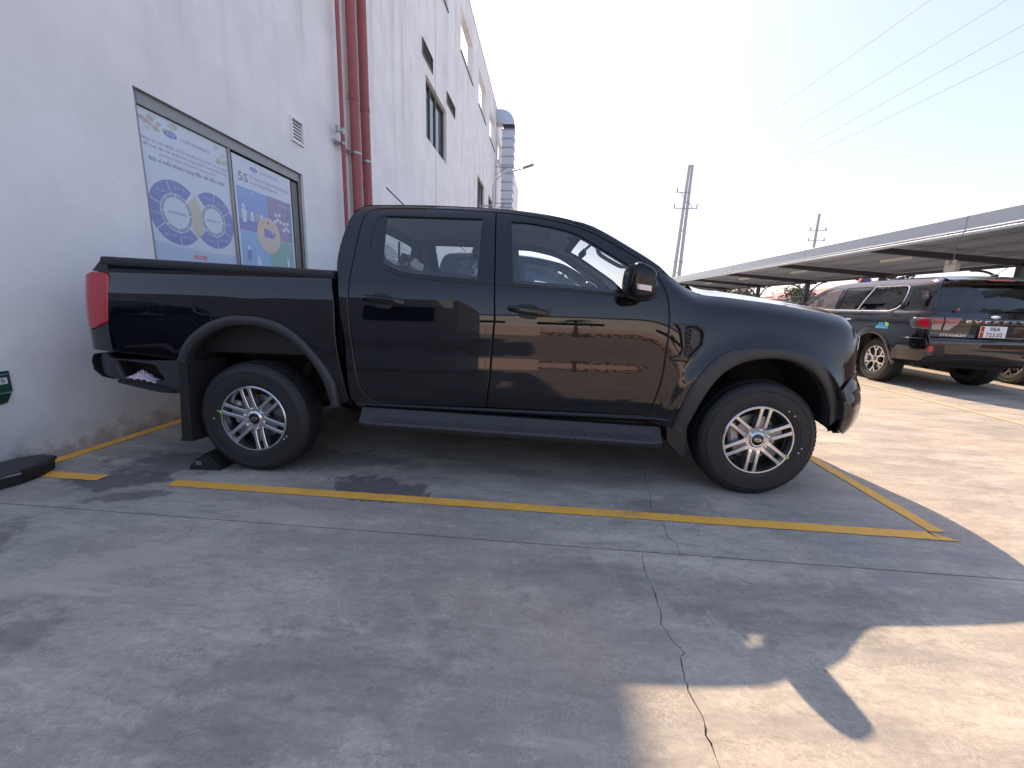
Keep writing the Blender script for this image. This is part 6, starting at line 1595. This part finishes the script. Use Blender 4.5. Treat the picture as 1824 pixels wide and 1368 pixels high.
def palm(x, y, h, seed, label):
    rnd = random.Random(seed); t = thing('palm_tree', label, 'tree', (x, y, 0), group='palms behind the photographer')
    mb = MB(); mb.tube([(0, 0, 0), (.05, 0, h * .5), (0, .05, h)], [.2, .15, .13], 10); mb.build('trunk', M['bark'], t)
    cb = MB()
    for k in range(16):
        a = k * 2.4; el = rnd.uniform(-.3, .9); L_ = rnd.uniform(1.4, 1.9); prev = None
        for i in range(8):
            u = i / 7; r_ = L_ * u; z = h + math.sin(el) * r_ - .9 * u * u * L_ * .6; c = (math.cos(a) * r_ * math.cos(el), math.sin(a) * r_ * math.cos(el), z)
            if prev is not None:
                for sg in (-1, 1):
                    q = (-math.sin(a) * sg * .38 * (1 - u * .6), math.cos(a) * sg * .38 * (1 - u * .6), -.25)
                    cb.add([prev, c, (c[0] + q[0], c[1] + q[1], c[2] + q[2])], [(0, 1, 2)])
            prev = c
    cb.build('crown', M['leaf'], t, recalc=False)
palm(6.5, -27, 4.2, 3, 'palm tree before the pink wall, nearer the grey block'); palm(14.5, -27.5, 3.6, 4, 'palm tree before the pink wall, further right')
mb = MB()
rnd = random.Random(11)
for k in range(2600):
    p = Vector((rnd.uniform(4, 40), -30.5 + rnd.uniform(-.6, .6), rnd.uniform(.1, 1.1))); n = Vector((rnd.gauss(0, 1), rnd.gauss(0, 1), rnd.gauss(.4, 1))).normalized(); a = n.orthogonal().normalized(); b = n.cross(a); l = rnd.uniform(.10, .2)
    mb.add([p - a * l, p + b * l * .5, p + a * l, p - b * l * .5], [(0, 1, 2, 3)])
o = mb.build('hedge', M['leaf'], recalc=False); tag(o, 'clipped green hedge along the pink wall', 'hedge', kind='stuff')
t = thing('grey_block', 'plain grey rendered block with one wide dark window behind the photographer', 'building', (-4.3, -7.4, 0))
mb = MB(); mb.box((0, 0, 1.55), (9.5, 6, 3.1)); mb.build('wall', stucco_mat('grey render', (.50, .50, .50), (.35, .34, .33), .6, .3), t)
mb = MB(); mb.box((3.4, 3.02, 1.95), (1.6, .06, 1.0)); mb.build('window', M['gloss_bk'], t)
suv3 = copy_tree(suv2); suv3.location = (-4.4, -2.0, 0); suv3.rotation_euler = (0, 0, R(80)); tag(suv3, 'dark car parked behind the photographer, mirrored in the pickup', 'car')
for o, g_ in ((suv, None), (suv2, None), (suv3, None)): o['group'] = 'dark cars parked in the yard'

# ================================================================== SMALL THINGS
# wheel chock behind the rear wheel
t = thing('wheel_chock', 'small black rubber wedge behind the rear wheel', 'wheel chock', (-.33, 2.52, 0), TH)
mb = MB()
pr = [(-.10, 0), (.11, 0), (.115, .02), (.055, .10), (.035, .112), (.015, .108), (-.095, .03)]
mb.prism(pr, -.085, .075, lambda u, v, h: (u, h, v)); mb.build('wedge', M['plastic_dk'], t)
mb = MB(); mb.box((-.035, -.0858, .05), (.04, .0012, .03)); mb.build('label_plate', M['alu'], t)
for k in range(4): mb = MB(); mb.box((.075 + .012 * k * 0, -.005, .05), (.01, .15, .004)) if False else mb.box((-.06 + k * .022, -.005, .062 + k * .0155), (.006, .15, .006)); mb.build('grip_ridge', M['rubber'], t)
# bait station against the wall
t = thing('bait_box', 'flat black plastic bait box with a faceted lid against the wall', 'box', (-1.285, 2.10, 0))
def bx_(sc_, dx=0): return [(.055, -.13), (.085, -.02), (.07, .11), (.00, .225), (-.10, .235), (-.16, .16), (-.19, -.05), (-.15, -.20), (-.02, -.20)]
base = bx_(1)
rows = []
for z, k in ((.002, .96), (.06, 1.0), (.062, 1.05), (.078, 1.05), (.088, 1.0), (.105, .72)):
    rows.append([(x * k, y * k, z) for x, y in base + base[:1]])
mbx = MB(); mbx.grid(rows[:2], 0, False); mbx.add(rows[0][:-1], [tuple(range(len(base)))[::-1]]); mbx.build('tray', M['plastic_dk'], t)
mbx = MB(); mbx.grid(rows[1:], 0, False); mbx.add(rows[-1][:-1], [tuple(range(len(base)))]); mbx.build('lid', M['plastic'], t)
mb = MB(); mb.tube([(.062, -.10, .07), (.092, -.02, .07)], .006, 6); mb.build('latch', M['alu'], t)
# crumpled cloth in the bumper step
bm = bmesh.new(); bmesh.ops.create_grid(bm, x_segments=26, y_segments=14, size=.5)
rnd = random.Random(8); ph = [(rnd.uniform(10, 26), rnd.uniform(8, 20), rnd.uniform(0, 6)) for _ in range(7)]
for v in bm.verts:
    x, y = v.co.x, v.co.y; hgt = sum(math.sin(a * x + b * y + c) for a, b, c in ph) / 7
    env = max(0, 1 - (2 * abs(x)) ** 4) * (.5 + .5 * math.cos(4.2 * x + .8)) * max(0, 1 - (2 * y) ** 4)
    v.co = Vector((x * .20, y * .085 + .008 * math.sin(30 * x), .006 + abs(hgt) * .045 * (.3 + env) + .018 * env))
me = bpy.data.meshes.new('cleaning_cloth'); bm.to_mesh(me); bm.free()
for p in me.polygons: p.use_smooth = True
me.materials.append(plain('faded lilac cloth', (.55, .46, .52), .9, var=.25, bump=.4, bscale=400))
cc = link('cleaning_cloth', me); cc.modifiers.new('thick', 'SOLIDIFY').thickness = .003
tag(cc, 'crumpled pale lilac cloth lying in the rear bumper step', 'cloth')
_tm = Matrix.Translation((.0045, 3.378, 0)) @ Matrix.Rotation(TH, 4, 'Z')
cc.location = _tm @ Vector((-.715, -.885, .598)); cc.rotation_euler = (0, R(9), TH + R(3))
# loose bits on the slab
rnd = random.Random(5); M['dry'] = plain('dry leaf', (.22, .16, .09), .8, var=.3)
mb = MB()
for k in range(90):
    x, y = rnd.uniform(-1.2, 5.5), rnd.uniform(.3, 7); l = rnd.uniform(.004, .011); a = rnd.uniform(0, 6.28); c_, s_ = math.cos(a), math.sin(a)
    mb.add([(x - l * c_, y - l * s_, .002), (x + .3 * l * s_, y - .3 * l * c_, .004), (x + l * c_, y + l * s_, .003), (x - .3 * l * s_, y + .3 * l * c_, .005)], [(0, 1, 2, 3)])
o = mb.build('leaf_litter', M['dry'], recalc=False); tag(o, 'scattered specks of dry leaf and grit on the concrete', 'litter', kind='stuff')
